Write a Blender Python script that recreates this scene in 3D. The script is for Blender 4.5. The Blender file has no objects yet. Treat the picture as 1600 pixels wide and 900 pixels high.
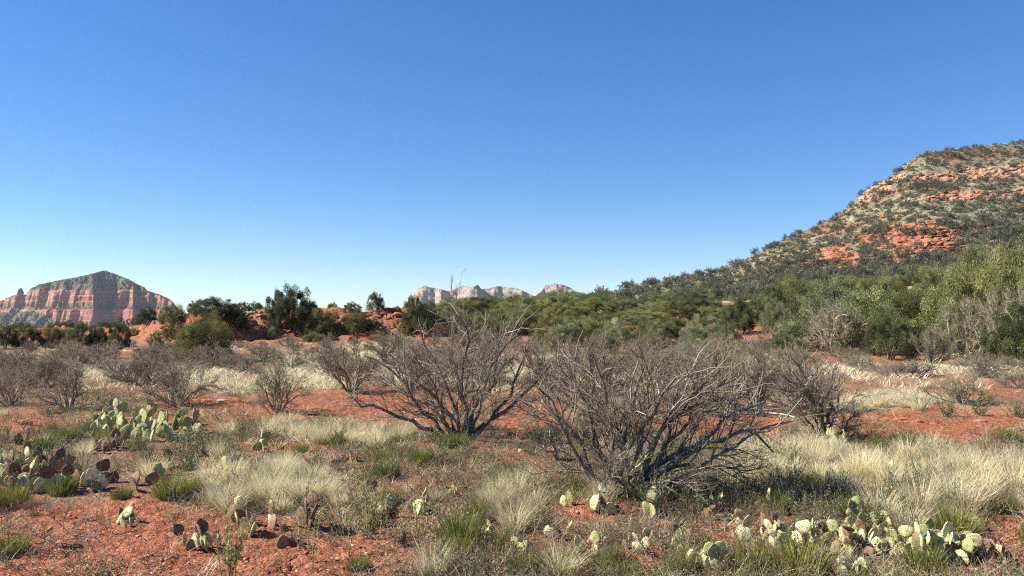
import bpy, bmesh, math, random
import numpy as np
from mathutils import Vector, Matrix

random.seed(7)
RNG = np.random.default_rng(11)
SC = bpy.context.scene
COL = SC.collection
EYE, FPX, HROW = 1.7, 1232.0, 495.0      # eye height (m), focal length and horizon row in photo pixels

# ------------------------------------------------------------------ camera
cam_d = bpy.data.cameras.new('camera')
cam = bpy.data.objects.new('camera', cam_d); COL.objects.link(cam)
cam.location = (0, 0, EYE); cam.rotation_euler = (math.radians(90), 0, 0)
cam_d.sensor_width = 36.0; cam_d.lens = 36.0 * FPX / 1600.0
cam_d.shift_y = (HROW - 450.0) / 1600.0
cam_d.clip_start = 0.05; cam_d.clip_end = 30000
SC.camera = cam

# ------------------------------------------------------------------ sky, sun, exposure
SUN_EL, SUN_AZ = 38.0, 87.0             # azimuth: degrees to the left of the view direction
w = bpy.data.worlds.new("World"); SC.world = w; w.use_nodes = True
nt = w.node_tree; bg = nt.nodes['Background']
sky = nt.nodes.new('ShaderNodeTexSky'); sky.sky_type = 'NISHITA'; sky.sun_disc = False
sky.sun_elevation = math.radians(SUN_EL); sky.sun_rotation = math.radians(-SUN_AZ)
sky.altitude = 1300; sky.air_density = 1.0; sky.dust_density = 0.0; sky.ozone_density = 3.0
hs = nt.nodes.new('ShaderNodeHueSaturation'); hs.inputs['Saturation'].default_value = 1.36; hs.inputs['Hue'].default_value = 0.507
gn = nt.nodes.new('ShaderNodeMix'); gn.data_type = 'RGBA'; gn.blend_type = 'MULTIPLY'; gn.inputs[0].default_value = 1.0; gn.inputs[7].default_value = (0.86, 0.94, 1.04, 1)
gm = nt.nodes.new('ShaderNodeGamma'); gm.inputs[1].default_value = 0.84; nt.links.new(sky.outputs[0], gm.inputs[0])
nt.links.new(gm.outputs[0], hs.inputs['Color']); nt.links.new(hs.outputs[0], gn.inputs[6]); nt.links.new(gn.outputs[2], bg.inputs[0])
bg.inputs[1].default_value = 0.086
sd = bpy.data.lights.new('sun', 'SUN'); sd.energy = 5.0; sd.angle = math.radians(0.53); sd.color = (1.0, 0.94, 0.85)
so = bpy.data.objects.new('sun', sd); COL.objects.link(so)
e, a = math.radians(SUN_EL), math.radians(SUN_AZ)
SDIR = Vector((-math.sin(a) * math.cos(e), math.cos(a) * math.cos(e), math.sin(e)))
so.rotation_euler = SDIR.to_track_quat('Z', 'Y').to_euler(); so.location = (-30, -10, 30)
SC.view_settings.view_transform = 'Standard'; SC.view_settings.look = 'None'
SC.view_settings.exposure = 1.22; SC.view_settings.gamma = 1.0; SC.view_settings.use_curve_mapping = False
SC.cycles.max_bounces = 6; SC.cycles.diffuse_bounces = 3; SC.cycles.transparent_max_bounces = 4
SC.cycles.volume_bounces = 0; SC.cycles.filter_width = 1.15; SC.cycles.use_denoising = False; SC.cycles.use_adaptive_sampling = False

# ------------------------------------------------------------------ numpy helpers
def hash2(ix, iy, seed):
    h = (ix.astype(np.int64) * 374761393 + iy.astype(np.int64) * 668265263 + seed * 2246822519) & 0xffffffff
    h = ((h ^ (h >> 13)) * 1274126177) & 0xffffffff
    return ((h ^ (h >> 16)) & 0xffff) / 65535.0

def vnoise(x, y, seed=0):
    x = np.asarray(x, float); y = np.asarray(y, float)
    ix = np.floor(x); iy = np.floor(y); fx = x - ix; fy = y - iy
    fx = fx * fx * (3 - 2 * fx); fy = fy * fy * (3 - 2 * fy)
    a0 = hash2(ix, iy, seed); b0 = hash2(ix + 1, iy, seed); c0 = hash2(ix, iy + 1, seed); d0 = hash2(ix + 1, iy + 1, seed)
    return (a0 * (1 - fx) + b0 * fx) * (1 - fy) + (c0 * (1 - fx) + d0 * fx) * fy

def fbm(x, y, octv=4, seed=0, gain=0.5):
    s = 0; amp = 1; tot = 0
    for i in range(octv):
        s = s + amp * vnoise(x * 2 ** i + 17.3 * i, y * 2 ** i - 9.1 * i, seed + i); tot += amp; amp *= gain
    return s / tot

def sstep(t):
    t = np.clip(t, 0, 1); return t * t * (3 - 2 * t)

def mesh_np(name, V, Q=None, T=None, var=None, attrs=None, smooth=False):
    me = bpy.data.meshes.new(name)
    V = np.ascontiguousarray(V, np.float32).reshape(-1, 3)
    nq = 0 if Q is None else len(Q); ntr = 0 if T is None else len(T)
    loops = []
    if nq: loops.append(np.asarray(Q, np.int32).ravel())
    if ntr: loops.append(np.asarray(T, np.int32).ravel())
    L = np.concatenate(loops)
    me.vertices.add(len(V)); me.vertices.foreach_set('co', V.ravel())
    me.loops.add(len(L)); me.loops.foreach_set('vertex_index', L)
    me.polygons.add(nq + ntr)
    st = np.concatenate([np.arange(nq) * 4, nq * 4 + np.arange(ntr) * 3]).astype(np.int32)
    me.polygons.foreach_set('loop_start', st)
    if smooth: me.polygons.foreach_set('use_smooth', np.ones(nq + ntr, bool))
    me.update(calc_edges=True)
    attrs = dict(attrs or {})
    if var is not None: attrs['var'] = var
    for k, a_ in attrs.items():
        at = me.attributes.new(k, 'FLOAT', 'POINT'); at.data.foreach_set('value', np.ascontiguousarray(a_, np.float32).ravel())
    return me

def obj(name, me, mat, parent=None, loc=None, rot=None, scale=None, color=None):
    o = bpy.data.objects.new(name, me); COL.objects.link(o)
    if mat is not None and me is not None and not me.materials: me.materials.append(mat)
    if parent is not None: o.parent = parent
    if loc is not None: o.location = loc
    if rot is not None: o.rotation_euler = rot
    if scale is not None: o.scale = scale
    if color is not None: o.color = (*color, 1)
    return o

def tag(o, label=None, cat=None, group=None, kind=None):
    if label: o['label'] = label
    if cat: o['category'] = cat
    if group: o['group'] = group
    if kind: o['kind'] = kind
    return o

def copy_tree(o, parent=None):
    c = o.copy(); COL.objects.link(c)
    if parent is not None: c.parent = parent
    for ch in list(KIDS.get(o, [])):
        cc = copy_tree(ch, c); KIDS.setdefault(c, []).append(cc)
    return c
KIDS = {}

# ------------------------------------------------------------------ materials
def mat_new(name, rough=0.9, spec=0.2):
    m = bpy.data.materials.new(name); m.use_nodes = True; t = m.node_tree
    b = t.nodes['Principled BSDF']; b.inputs['Roughness'].default_value = rough
    b.inputs['Specular IOR Level'].default_value = spec
    return m, t, b

def N(t, typ, **kw):
    n = t.nodes.new(typ)
    for k, v in kw.items(): setattr(n, k, v)
    return n

def ramp(t, src, stops):
    r = N(t, 'ShaderNodeValToRGB'); t.links.new(src, r.inputs[0])
    el = r.color_ramp.elements
    el[0].position, el[0].color = stops[0][0], (*stops[0][1], 1)
    el[1].position, el[1].color = stops[-1][0], (*stops[-1][1], 1)
    for p, c in stops[1:-1]:
        x = el.new(p); x.color = (*c, 1)
    return r.outputs[0]

def noise(t, vec, scale, detail=4, rough=0.55):
    n = N(t, 'ShaderNodeTexNoise'); n.inputs['Scale'].default_value = scale
    n.inputs['Detail'].default_value = detail; n.inputs['Roughness'].default_value = rough
    if vec is not None: t.links.new(vec, n.inputs['Vector'])
    return n.outputs[0]

def mix(t, fac, A, B, blend='MIX'):
    m = N(t, 'ShaderNodeMix', data_type='RGBA', blend_type=blend)
    for sock, v in ((0, fac), (6, A), (7, B)):
        if hasattr(v, 'is_output'): t.links.new(v, m.inputs[sock])
        elif isinstance(v, (int, float)): m.inputs[sock].default_value = v
        else: m.inputs[sock].default_value = (*v, 1)
    return m.outputs[2]

def math_n(t, op, A, B=None, C=None):
    m = N(t, 'ShaderNodeMath', operation=op)
    for i, v in enumerate((A, B, C)):
        if v is None: continue
        if hasattr(v, 'is_output'): t.links.new(v, m.inputs[i])
        else: m.inputs[i].default_value = v
    return m.outputs[0]

def attr(t, name):
    n = N(t, 'ShaderNodeAttribute'); n.attribute_name = name; return n.outputs['Fac']

def leaf_mat(name, stops, transl=0.35, rough=0.7, spec=0.15, use_obj=True):
    """colour from the per-leaf 'var' attribute, multiplied by the object's own colour"""
    m, t, b = mat_new(name, rough, spec)
    c = ramp(t, attr(t, 'var'), stops)
    if use_obj:
        oi = N(t, 'ShaderNodeObjectInfo'); c = mix(t, 1.0, c, oi.outputs['Color'], 'MULTIPLY')
    t.links.new(c, b.inputs['Base Color'])
    if transl > 0:
        tr = N(t, 'ShaderNodeBsdfTranslucent'); t.links.new(c, tr.inputs[0])
        ms = N(t, 'ShaderNodeMixShader'); ms.inputs[0].default_value = transl
        t.links.new(b.outputs[0], ms.inputs[1]); t.links.new(tr.outputs[0], ms.inputs[2])
        t.links.new(ms.outputs[0], t.nodes['Material Output'].inputs[0])
    return m

M_JUN = leaf_mat('juniper_leaves', [(0, (0.04, 0.046, 0.022)), (0.45, (0.112, 0.116, 0.055)), (0.8, (0.20, 0.195, 0.09)), (1, (0.31, 0.29, 0.15))])
M_HJUN = leaf_mat('hill_shrub_leaves', [(0, (0.055, 0.06, 0.038)), (0.6, (0.14, 0.145, 0.09)), (1, (0.26, 0.25, 0.16))])
M_STRAW = leaf_mat('straw', [(0, (0.36, 0.27, 0.15)), (0.35, (0.60, 0.51, 0.32)), (1, (0.80, 0.75, 0.53))], 0.35)
M_GREEN = leaf_mat('green_blades', [(0, (0.16, 0.12, 0.05)), (0.35, (0.10, 0.13, 0.03)), (0.8, (0.17, 0.20, 0.05)), (1, (0.34, 0.32, 0.12))], 0.3)
M_SAGE = leaf_mat('sage_leaves', [(0, (0.11, 0.115, 0.055)), (0.6, (0.225, 0.235, 0.125)), (1, (0.40, 0.39, 0.24))], 0.25)
M_TWIG = leaf_mat('twig_bark', [(0, (0.085, 0.07, 0.048)), (0.5, (0.245, 0.21, 0.15)), (1, (0.50, 0.45, 0.36))], 0.0, 0.85)
M_DEAD = leaf_mat('dead_stalks', [(0, (0.10, 0.07, 0.045)), (0.5, (0.25, 0.185, 0.12)), (1, (0.52, 0.43, 0.30))], 0.0, 0.9)

def bark_mat():
    m, t, b = mat_new('bark', 0.9)
    tc = N(t, 'ShaderNodeTexCoord'); mp = N(t, 'ShaderNodeMapping'); mp.inputs['Scale'].default_value = (1, 1, 0.35)
    t.links.new(tc.outputs['Object'], mp.inputs[0])
    f = noise(t, mp.outputs[0], 38, 6, 0.7)
    c = ramp(t, f, [(0.3, (0.05, 0.038, 0.032)), (0.5, (0.17, 0.15, 0.12)), (0.7, (0.46, 0.43, 0.37))])
    oi = N(t, 'ShaderNodeObjectInfo'); c = mix(t, 1.0, c, oi.outputs['Color'], 'MULTIPLY')
    t.links.new(c, b.inputs['Base Color'])
    bp = N(t, 'ShaderNodeBump'); bp.inputs['Strength'].default_value = 0.7; bp.inputs['Distance'].default_value = 0.01
    t.links.new(f, bp.inputs['Height']); t.links.new(bp.outputs[0], b.inputs['Normal'])
    return m
M_BARK = bark_mat()

def ground_mat():
    m, t, b = mat_new('ground', 0.95, 0.1)
    P = N(t, 'ShaderNodeNewGeometry').outputs['Position']
    n_big = noise(t, P, 1.6, 5, 0.6); n_mid = noise(t, P, 9, 6, 0.65); n_fine = noise(t, P, 42, 6, 0.7)
    red = ramp(t, n_mid, [(0.34, (0.22, 0.075, 0.04)), (0.5, (0.43, 0.155, 0.078)), (0.66, (0.62, 0.29, 0.17))])
    red = mix(t, ramp(t, n_fine, [(0.40, (0.65,) * 3), (0.52, (0,) * 3)]), red, (0.17, 0.065, 0.038))
    vor = N(t, 'ShaderNodeTexVoronoi'); vor.inputs['Scale'].default_value = 55; t.links.new(P, vor.inputs['Vector'])
    lit = ramp(t, n_fine, [(0.36, (0.07, 0.042, 0.026)), (0.48, (0.24, 0.14, 0.085)), (0.57, (0.42, 0.29, 0.18)), (0.68, (0.64, 0.53, 0.37))])
    lit = mix(t, ramp(t, n_mid, [(0.45, (0,) * 3), (0.6, (1,) * 3)]), lit, (0.36, 0.15, 0.085))
    straw = ramp(t, n_fine, [(0.3, (0.26, 0.19, 0.105)), (0.5, (0.50, 0.42, 0.25)), (0.7, (0.68, 0.61, 0.41))])
    c = mix(t, attr(t, 'red'), lit, red)
    c = mix(t, attr(t, 'straw'), c, straw)
    # scattered small pale stones
    st = ramp(t, vor.outputs['Distance'], [(0.10, (1,) * 3), (0.16, (0,) * 3)])
    sel = math_n(t, 'GREATER_THAN', noise(t, P, 23, 2), 0.60)
    c = mix(t, math_n(t, 'MULTIPLY', st, sel), c, (0.50, 0.33, 0.24))
    t.links.new(c, b.inputs['Base Color'])
    h = math_n(t, 'ADD', n_mid, math_n(t, 'MULTIPLY', n_fine, 0.5))
    h = math_n(t, 'SUBTRACT', h, math_n(t, 'MULTIPLY', vor.outputs['Distance'], 0.25))
    bp = N(t, 'ShaderNodeBump'); bp.inputs['Strength'].default_value = 1.0; bp.inputs['Distance'].default_value = 0.08
    t.links.new(h, bp.inputs['Height']); t.links.new(bp.outputs[0], b.inputs['Normal'])
    return m
M_GROUND = ground_mat()

def rock_mat(name, stops, scale=3.0, bump=0.05, strata=None, objc=False):
    m, t, b = mat_new(name, 0.95, 0.1)
    P = N(t, 'ShaderNodeNewGeometry').outputs['Position']
    n1 = noise(t, P, scale, 7, 0.7)
    c = ramp(t, n1, stops)
    if strata:
        mp = N(t, 'ShaderNodeMapping'); mp.inputs['Scale'].default_value = strata; t.links.new(P, mp.inputs[0])
        n2 = noise(t, mp.outputs[0], 1.0, 5, 0.6)
        c = mix(t, 1.0, c, ramp(t, n2, [(0.35, (0.62, 0.6, 0.6)), (0.65, (1.1, 1.12, 1.15))]), 'MULTIPLY')
    t.links.new(c, b.inputs['Base Color'])
    bp = N(t, 'ShaderNodeBump'); bp.inputs['Strength'].default_value = 0.9; bp.inputs['Distance'].default_value = bump
    t.links.new(n1, bp.inputs['Height']); t.links.new(bp.outputs[0], b.inputs['Normal'])
    return m
M_ROCK = rock_mat('red_sandstone', [(0.3, (0.20, 0.075, 0.045)), (0.5, (0.40, 0.16, 0.09)), (0.7, (0.56, 0.30, 0.19))], 6.0, 0.04)
M_STONE = rock_mat('pale_stone', [(0.3, (0.30, 0.22, 0.17)), (0.6, (0.52, 0.44, 0.36)), (0.8, (0.68, 0.62, 0.54))], 14.0, 0.01)

# ------------------------------------------------------------------ terrain height
A_K  = [-300, 130, 200, 240, 300, 430, 640, 700, 1000, 1150, 1300, 1500, 1700, 2100]
BD_K = [  58,  58,  56,  52,  50,  52,  52,  48,   46,   42,   36,   34,   34,   34]   # where the rise starts
BH_K = [ 0.6, 0.6, 0.8, 1.3, 1.9, 2.1, 2.1, 1.5,  1.2,  0.9,  0.5,  0.6,  0.7,  0.7]
BW_K = [   6,   6,   5,   4,   4,   4,   4,  14,   16,   18,   14,   14,   14,   14]
SL_K = [ -.02,-.02,-.01,-.004,-.003,-.004,-.004,.012, .034, .048, .064, .076, .080, .085]  # slope beyond
def Hbase(x, y):
    x = np.asarray(x, float); y = np.asarray(y, float)
    yy = np.maximum(y, 1.0)
    A = np.clip(800 + FPX * x / yy, -300, 2100)
    bd, bh, bw, sl = (np.interp(A, A_K, k) for k in (BD_K, BH_K, BW_K, SL_K))
    r = y + 2.0 * (fbm(x * 0.22, y * 0.05, 3, 5) - 0.5)
    h = bh * sstep((r - bd) / bw)
    far = np.maximum(r - bd - bw * 0.6, 0)
    h = h + sl * np.minimum(far, 150)
    h = h - 28 * sstep((y - 205) / 250) * np.where(A > 850, 1, 1) - 24 * sstep((y - 95) / 160) * (A < 880)
    return np.where(y > 2, h, 0)

def Hn(x, y):
    x = np.asarray(x, float); y = np.asarray(y, float)
    d = np.hypot(x, y)
    h = Hbase(x, y) + 0.10 * (fbm(x * 0.35, y * 0.35, 3, 21) - 0.5) * np.clip(d / 8, 0.3, 2)
    h = h + 0.045 * (fbm(x * 2.1, y * 2.1, 3, 31) - 0.5)
    # red soil mounds by the shrub, and a low eroded step on the right
    for (px, py, rx, hh) in ((905, 806, 0.17, 0.07), (970, 803, 0.22, 0.06), (1010, 870, 0.2, 0.03)):
        cx, cy = flat_pt(px, py); h = h + hh * np.exp(-(((x - cx) / rx) ** 2 + ((y - cy) / (rx * 0.8)) ** 2))
    return h

def flat_pt(px, py):
    d = EYE * FPX / (py - HROW); return ((px - 800) / FPX * d, d)

def ground_pt(px, py):
    """first point of the ground along the line of sight through a photo pixel"""
    d = np.geomspace(3.5, 140, 900); x = (px - 800) / FPX * d
    z = EYE - d * (py - HROW) / FPX
    below = np.nonzero(Hn(x, d) >= z)[0]
    i = below[0] if len(below) else 640
    return float(x[i]), float(d[i]), float(Hn(x[i], d[i]))

def at_dist(px, d):
    x = (px - 800) / FPX * d; return float(x), float(d), float(Hn(x, d))

# ------------------------------------------------------------------ ground masks (patches of bare soil and straw)
RED = [(200,935,400,60,1),(170,855,300,60,1),(430,875,170,45,1),(560,840,60,30,.5),(700,880,110,26,.35),(940,804,58,14,1.2),(1575,845,75,48,1),
       (1470,662,140,26,1.2),(1380,668,60,18,.9),(520,630,120,18,1.1),(650,640,110,34,1.1),(830,640,60,34,.9),(1130,664,100,18,1),
       (1400,592,120,12,.7),(35,662,50,14,.9),(325,636,70,11,.9),(1020,880,70,22,.4),(1130,838,60,18,.7),(450,702,70,12,.7),
       (800,705,70,22,.5),(1200,592,70,12,.7),(1330,562,130,10,.9),(1580,610,60,14,.8),(430,652,60,12,.8),(700,760,60,14,.5),(630,770,40,14,.7)]
STRAW = [(190,582,70,14,.9),(380,606,60,12,1),(480,590,60,24,1),(575,550,60,13,1.1),(790,592,80,20,.9),(840,564,60,8,.6),(1390,627,75,14,1.2),
         (540,676,110,24,1),(430,758,120,36,.8),(1350,735,220,34,.8),(1560,755,90,46,.8),(1450,583,150,13,.7),(1150,560,90,13,.8),
         (1250,715,90,26,.7),(640,585,40,14,.7),(950,610,90,24,.4),(1520,640,60,10,.7),(300,585,80,12,.6)]
def patches(L, px, py, seed):
    wob = 0.75 * (fbm(px * 0.02, py * 0.05, 4, seed) - 0.5) + 0.6 * (fbm(px * 0.07, py * 0.16, 3, seed + 9) - 0.5)
    m = np.zeros_like(px)
    for (cx, cy, rx, ry, k) in L:
        q = np.hypot((px - cx) / rx, (py - cy) / ry)
        m = np.maximum(m, k * sstep((1.35 + wob - q) / 0.5))
    return np.clip(m, 0, 1)
def pix(x, y):
    yy = np.maximum(y, 0.5)
    return 800 + FPX * x / yy, HROW + FPX * EYE / yy

# ------------------------------------------------------------------ ground sheet
def build_ground():
    a0 = math.radians(42)
    ang = np.concatenate([np.linspace(-math.pi, -a0, 60)[:-1], np.linspace(-a0, a0, 860), np.linspace(a0, math.pi, 60)[1:]])
    rad = np.concatenate([np.geomspace(0.05, 3.2, 14)[:-1], np.geomspace(3.2, 40, 520)[:-1], np.linspace(40, 78, 190)[:-1], np.geomspace(78, 220, 90)[:-1], np.geomspace(220, 3400, 34)])
    R, T = np.meshgrid(rad, ang, indexing='ij')
    X = R * np.sin(T); Y = R * np.cos(T)
    Z = Hn(X, Y)
    near = np.clip(1.4 - R / 22, 0, 1)
    px, py = pix(X, Y)
    red = patches(RED, px, py, 3); straw = patches(STRAW, px, py, 41) * (1 - red * 0.8) * (Y < 50)
    red = np.clip(red + 0.75 * sstep((fbm(X * 0.9, Y * 0.9, 4, 77) - 0.60) / 0.08), 0, 1)
    red = np.where(Y < 3, 0.8, red)
    # crumbly soil relief, eroded bank faces
    Z += near * (0.030 * (fbm(X * 6, Y * 6, 4, 51, 0.6) - 0.5) + (.35 + .65 * red) * 0.070 * (fbm(X * 13, Y * 13, 4, 61, 0.75) - 0.5))
    A = px
    bd, bh, bw = (np.interp(A, A_K, k) for k in (BD_K, BH_K, BW_K))
    on = (Y > bd - 3) & (Y < bd + bw + 3) & (Y > 5)
    q = np.where(on, sstep((Y - bd + 3) / 3) * sstep((bd + bw + 3 - Y) / 3), 0) * (bw < 9)
    ru = fbm(X * 0.55, Z * 2.5 + Y * 0.25, 5, 91, 0.6)
    Z += q * (1.0 * (ru - 0.5) + 0.5 * (fbm(X * 1.6, Y * 1.2, 4, 93, 0.7) - 0.5))
    steps = np.floor(Z * 2.6 + 1.6 * fbm(X * .3, Y * .3, 3, 94)) / 2.6
    Z += q * 0.35 * (steps - Z + .3)
    red = np.maximum(red, q * sstep((fbm(X * 0.4, Y * 0.4, 4, 15) - 0.32) / 0.1) * 0.95)
    red = np.maximum(red, (bw >= 9) * sstep((Y - bd + 2) / 4) * sstep((bd + bw + 12 - Y) / 8) * (Y > 5) * sstep((fbm(X * 0.3, Y * 0.2, 4, 16) - 0.42) / 0.1) * .9)
    top = (Y > bd + bw + 1) & (Y > 30) & (A < 700)
    straw = np.where(top, 0.8, straw); red = np.where(top, red * 0.3, red)
    far = sstep((Y - 62) / 30) * (A > 640)
    straw = np.maximum(straw, far * 0.65 * sstep((fbm(X * .12, Y * .06, 4, 19) - .4) / .2))
    n, k = X.shape
    I = np.arange(n * k).reshape(n, k)
    Q = np.stack([I[:-1, :-1], I[1:, :-1], I[1:, 1:], I[:-1, 1:]], -1).reshape(-1, 4)
    Q = Q[:, ::-1]
    me = mesh_np('ground', np.stack([X, Y, Z], -1), Q, attrs={'red': red, 'straw': straw}, smooth=True)
    tag(obj('ground', me, M_GROUND), kind='structure')
build_ground()

# ------------------------------------------------------------------ far mesa and pale cliffs (height fields with terraces)
def mesa_mat(name, cliffs, slope_c, dots, zscale, gscale=1.0):
    m, t, b = mat_new(name, 0.95, 0.05)
    g = N(t, 'ShaderNodeNewGeometry'); P = g.outputs['Position']
    sep = N(t, 'ShaderNodeSeparateXYZ'); t.links.new(P, sep.inputs[0])
    mp = N(t, 'ShaderNodeMapping'); mp.inputs['Scale'].default_value = (0.004 * gscale, 0.004 * gscale, zscale); t.links.new(P, mp.inputs[0])
    st = noise(t, mp.outputs[0], 1.0, 6, 0.65)
    c = ramp(t, st, cliffs)
    c = mix(t, 0.5, c, ramp(t, noise(t, P, 0.05 * gscale, 5, 0.7), [(0.35, (0.35, 0.35, 0.4)), (0.5, (.9, .9, .9)), (0.65, (1.35, 1.3, 1.25))]), 'MULTIPLY')
    s = ramp(t, noise(t, P, 0.06 * gscale, 5, 0.7), slope_c)
    vor = N(t, 'ShaderNodeTexVoronoi'); vor.inputs['Scale'].default_value = dots; t.links.new(P, vor.inputs['Vector'])
    s = mix(t, ramp(t, vor.outputs['Distance'], [(0.33, (1,) * 3), (0.5, (0,) * 3)]), s, (0.045, 0.055, 0.035))
    c = mix(t, attr(t, 'slope'), c, s)
    t.links.new(c, b.inputs['Base Color'])
    return m

def mesa(name, label, D, sil, zb_px, terr, front, depth, mat, seed, step=2.2, butt=30, talus=()):
    """sil: silhouette (px, py); terr: list of (run from the foot in m, height as share of reference) along the front"""
    k = D / FPX
    xs = np.array([(p - 800) * k for p, _ in sil]); zs = np.array([EYE + (HROW - q) * k for _, q in sil])
    X1 = np.arange((sil[0][0] - 800) * k * (1.25 if sil[0][0] < 800 else 1), (sil[-1][0] - 800) * k * (1.25 if sil[-1][0] > 800 else 1), step); Y1 = np.arange(D - 150, D + depth, step * 1.1)
    X, Y = np.meshgrid(X1, Y1, indexing='ij')
    zbot = EYE + (HROW - zb_px) * k
    A = 800 + FPX * X / Y
    top = EYE + (HROW - np.interp(A + 2.0 * (fbm(X * .05, Y * .05, 3, seed + 3) - .5), [p for p, _ in sil], [q for _, q in sil])) * Y / FPX
    fr = np.interp(A, [p for p, _ in front], [v for _, v in front])
    b1 = fbm(X * 0.012, Y * 0.003, 4, seed, 0.55) - 0.5
    b1 = np.abs(b1 * 2) ** 0.8
    b2 = fbm(X * 0.06, Y * 0.02, 4, seed + 5, 0.6) - 0.5
    s = Y - (D + fr) - butt * (b1 - 0.35) * 2.2 - butt * 0.9 * b2
    run = np.array([r for r, _ in terr]); hh = np.array([zbot + h * (zs.max() - zbot) for _, h in terr])
    Z = np.interp(s, run, hh)
    slope = np.interp(s, run, [v for v in terr_slope])
    for (tx, tz, ts) in talus:
        Zt = zbot + (zs.max() - zbot) * np.interp(A, tx, tz) - np.maximum(ts - s, 0) * .55 + 4 * (fbm(X * .03, Y * .03, 4, 77) - .5)
        slope = np.where((Zt > Z) & (s < ts + 25), 1.0, slope); Z = np.where(s < ts + 25, np.maximum(Z, Zt), Z)
    cap = s > run[-1]
    Z = np.where(cap, hh[-1] + (s - run[-1]) * 1.15, Z)
    rough = 9 * (fbm(X * 0.07, Y * 0.07, 5, seed + 11, 0.65) - 0.5)
    Z = np.minimum(Z + rough * 0.5, top + 2.0 * (fbm(X * .08, Y * .08, 3, seed + 7) - .5))
    back = sstep((Y - (D + depth * 0.55)) / (depth * 0.4))
    Z = Z * (1 - back) + (zbot - 5) * back
    slope = np.where(Z > hh[-1] + 2, 1.0, slope)
    edge = np.minimum(sstep((A - sil[0][0]) / 8), sstep((sil[-1][0] - A) / 8))
    Z = zbot - 30 + (Z - zbot + 30) * edge
    n, m_ = X.shape; I = np.arange(n * m_).reshape(n, m_)
    Q = np.stack([I[:-1, :-1], I[1:, :-1], I[1:, 1:], I[:-1, 1:]], -1).reshape(-1, 4)
    me = mesh_np(name, np.stack([X, Y, Z], -1), Q, attrs={'slope': slope})
    o = obj(name, me, mat); tag(o, label, None, None, 'structure')
    return X, Y, Z, slope

M_MESA = mesa_mat('mesa_rock', [(0.34, (0.20, 0.075, 0.052)), (0.44, (0.34, 0.14, 0.095)), (0.50, (0.22, 0.08, 0.055)), (0.56, (0.42, 0.21, 0.15)), (0.66, (0.28, 0.11, 0.08))],
                  [(0.3, (0.085, 0.08, 0.05)), (0.5, (0.15, 0.12, 0.075)), (0.7, (0.28, 0.16, 0.11))], 0.17, 0.11)
terr_slope = [1, 1, .9, .1, .25, 0, .25, 0, .1, .8, .8, 0, .3, 0, .3, 0, .5, 1]
mesa_terr = [(-60, -.06), (0, .0), (60, .20), (64, .27), (69, .275), (72, .34), (76, .345), (80, .42), (84, .43), (100, .46), (112, .49), (116, .57), (121, .575), (124, .66), (129, .668), (133, .74), (139, .75), (144, .765)]
MESA = mesa('mesa', 'red cliffed mesa far off with a scrubby pointed cap', 1800,
     [(-420, 500), (-300, 492), (-150, 480), (-60, 478), (0, 470), (20, 464), (27, 461), (29, 453), (34, 452), (37, 462), (41, 462), (48, 452), (62, 446), (95, 439), (120, 435), (146, 429),
      (158, 425), (165, 424), (178, 429), (200, 438), (215, 446), (226, 451), (229, 456), (240, 459), (252, 463), (264, 469), (270, 474), (276, 481), (300, 500), (340, 512)],
     530, mesa_terr, [(-420, 300), (-100, 190), (0, 110), (60, 40), (100, -10), (146, -72), (157, -10), (172, 6), (208, -38), (217, 12), (240, 5), (275, -30), (340, 40)],
     420, M_MESA, 201, 1.8, 38, [([-420, -60, 0, 50, 75, 95, 130], [.30, .34, .38, .40, .33, .18, -.1], 60)])
M_PALE = mesa_mat('pale_cliff_rock', [(0.30, (0.22, 0.14, 0.11)), (0.45, (0.29, 0.225, 0.175)), (0.6, (0.37, 0.305, 0.235)), (0.75, (0.33, 0.18, 0.13))],
                  [(0.3, (0.14, 0.13, 0.10)), (0.7, (0.34, 0.29, 0.23))], 0.10, 0.10)
terr_slope = [1, 1, .6, 0, 0, .3, .6]
pt = [(-60, -.1), (0, .0), (30, .30), (40, .65), (55, .72), (62, .82), (80, .9)]
mesa('cliffs', 'pale grey and pink cliff ridge far beyond the trees', 2600,
     [(560, 500), (625, 485), (640, 466), (650, 456), (655, 450), (662, 446), (672, 449), (690, 452), (698, 455), (705, 454), (715, 450), (722, 446), (736, 449), (746, 445), (752, 452),
      (762, 451), (778, 447), (790, 449), (805, 450), (818, 455), (835, 463), (846, 455), (852, 446), (866, 443), (880, 445), (892, 450), (905, 462), (960, 480), (1000, 500)],
     505, pt, [(560, 0), (640, 60), (690, -25), (700, 30), (745, -30), (758, 40), (820, -30), (850, 40), (880, 0), (1000, 0)], 420, M_PALE, 301, 3.0, 34)

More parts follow.
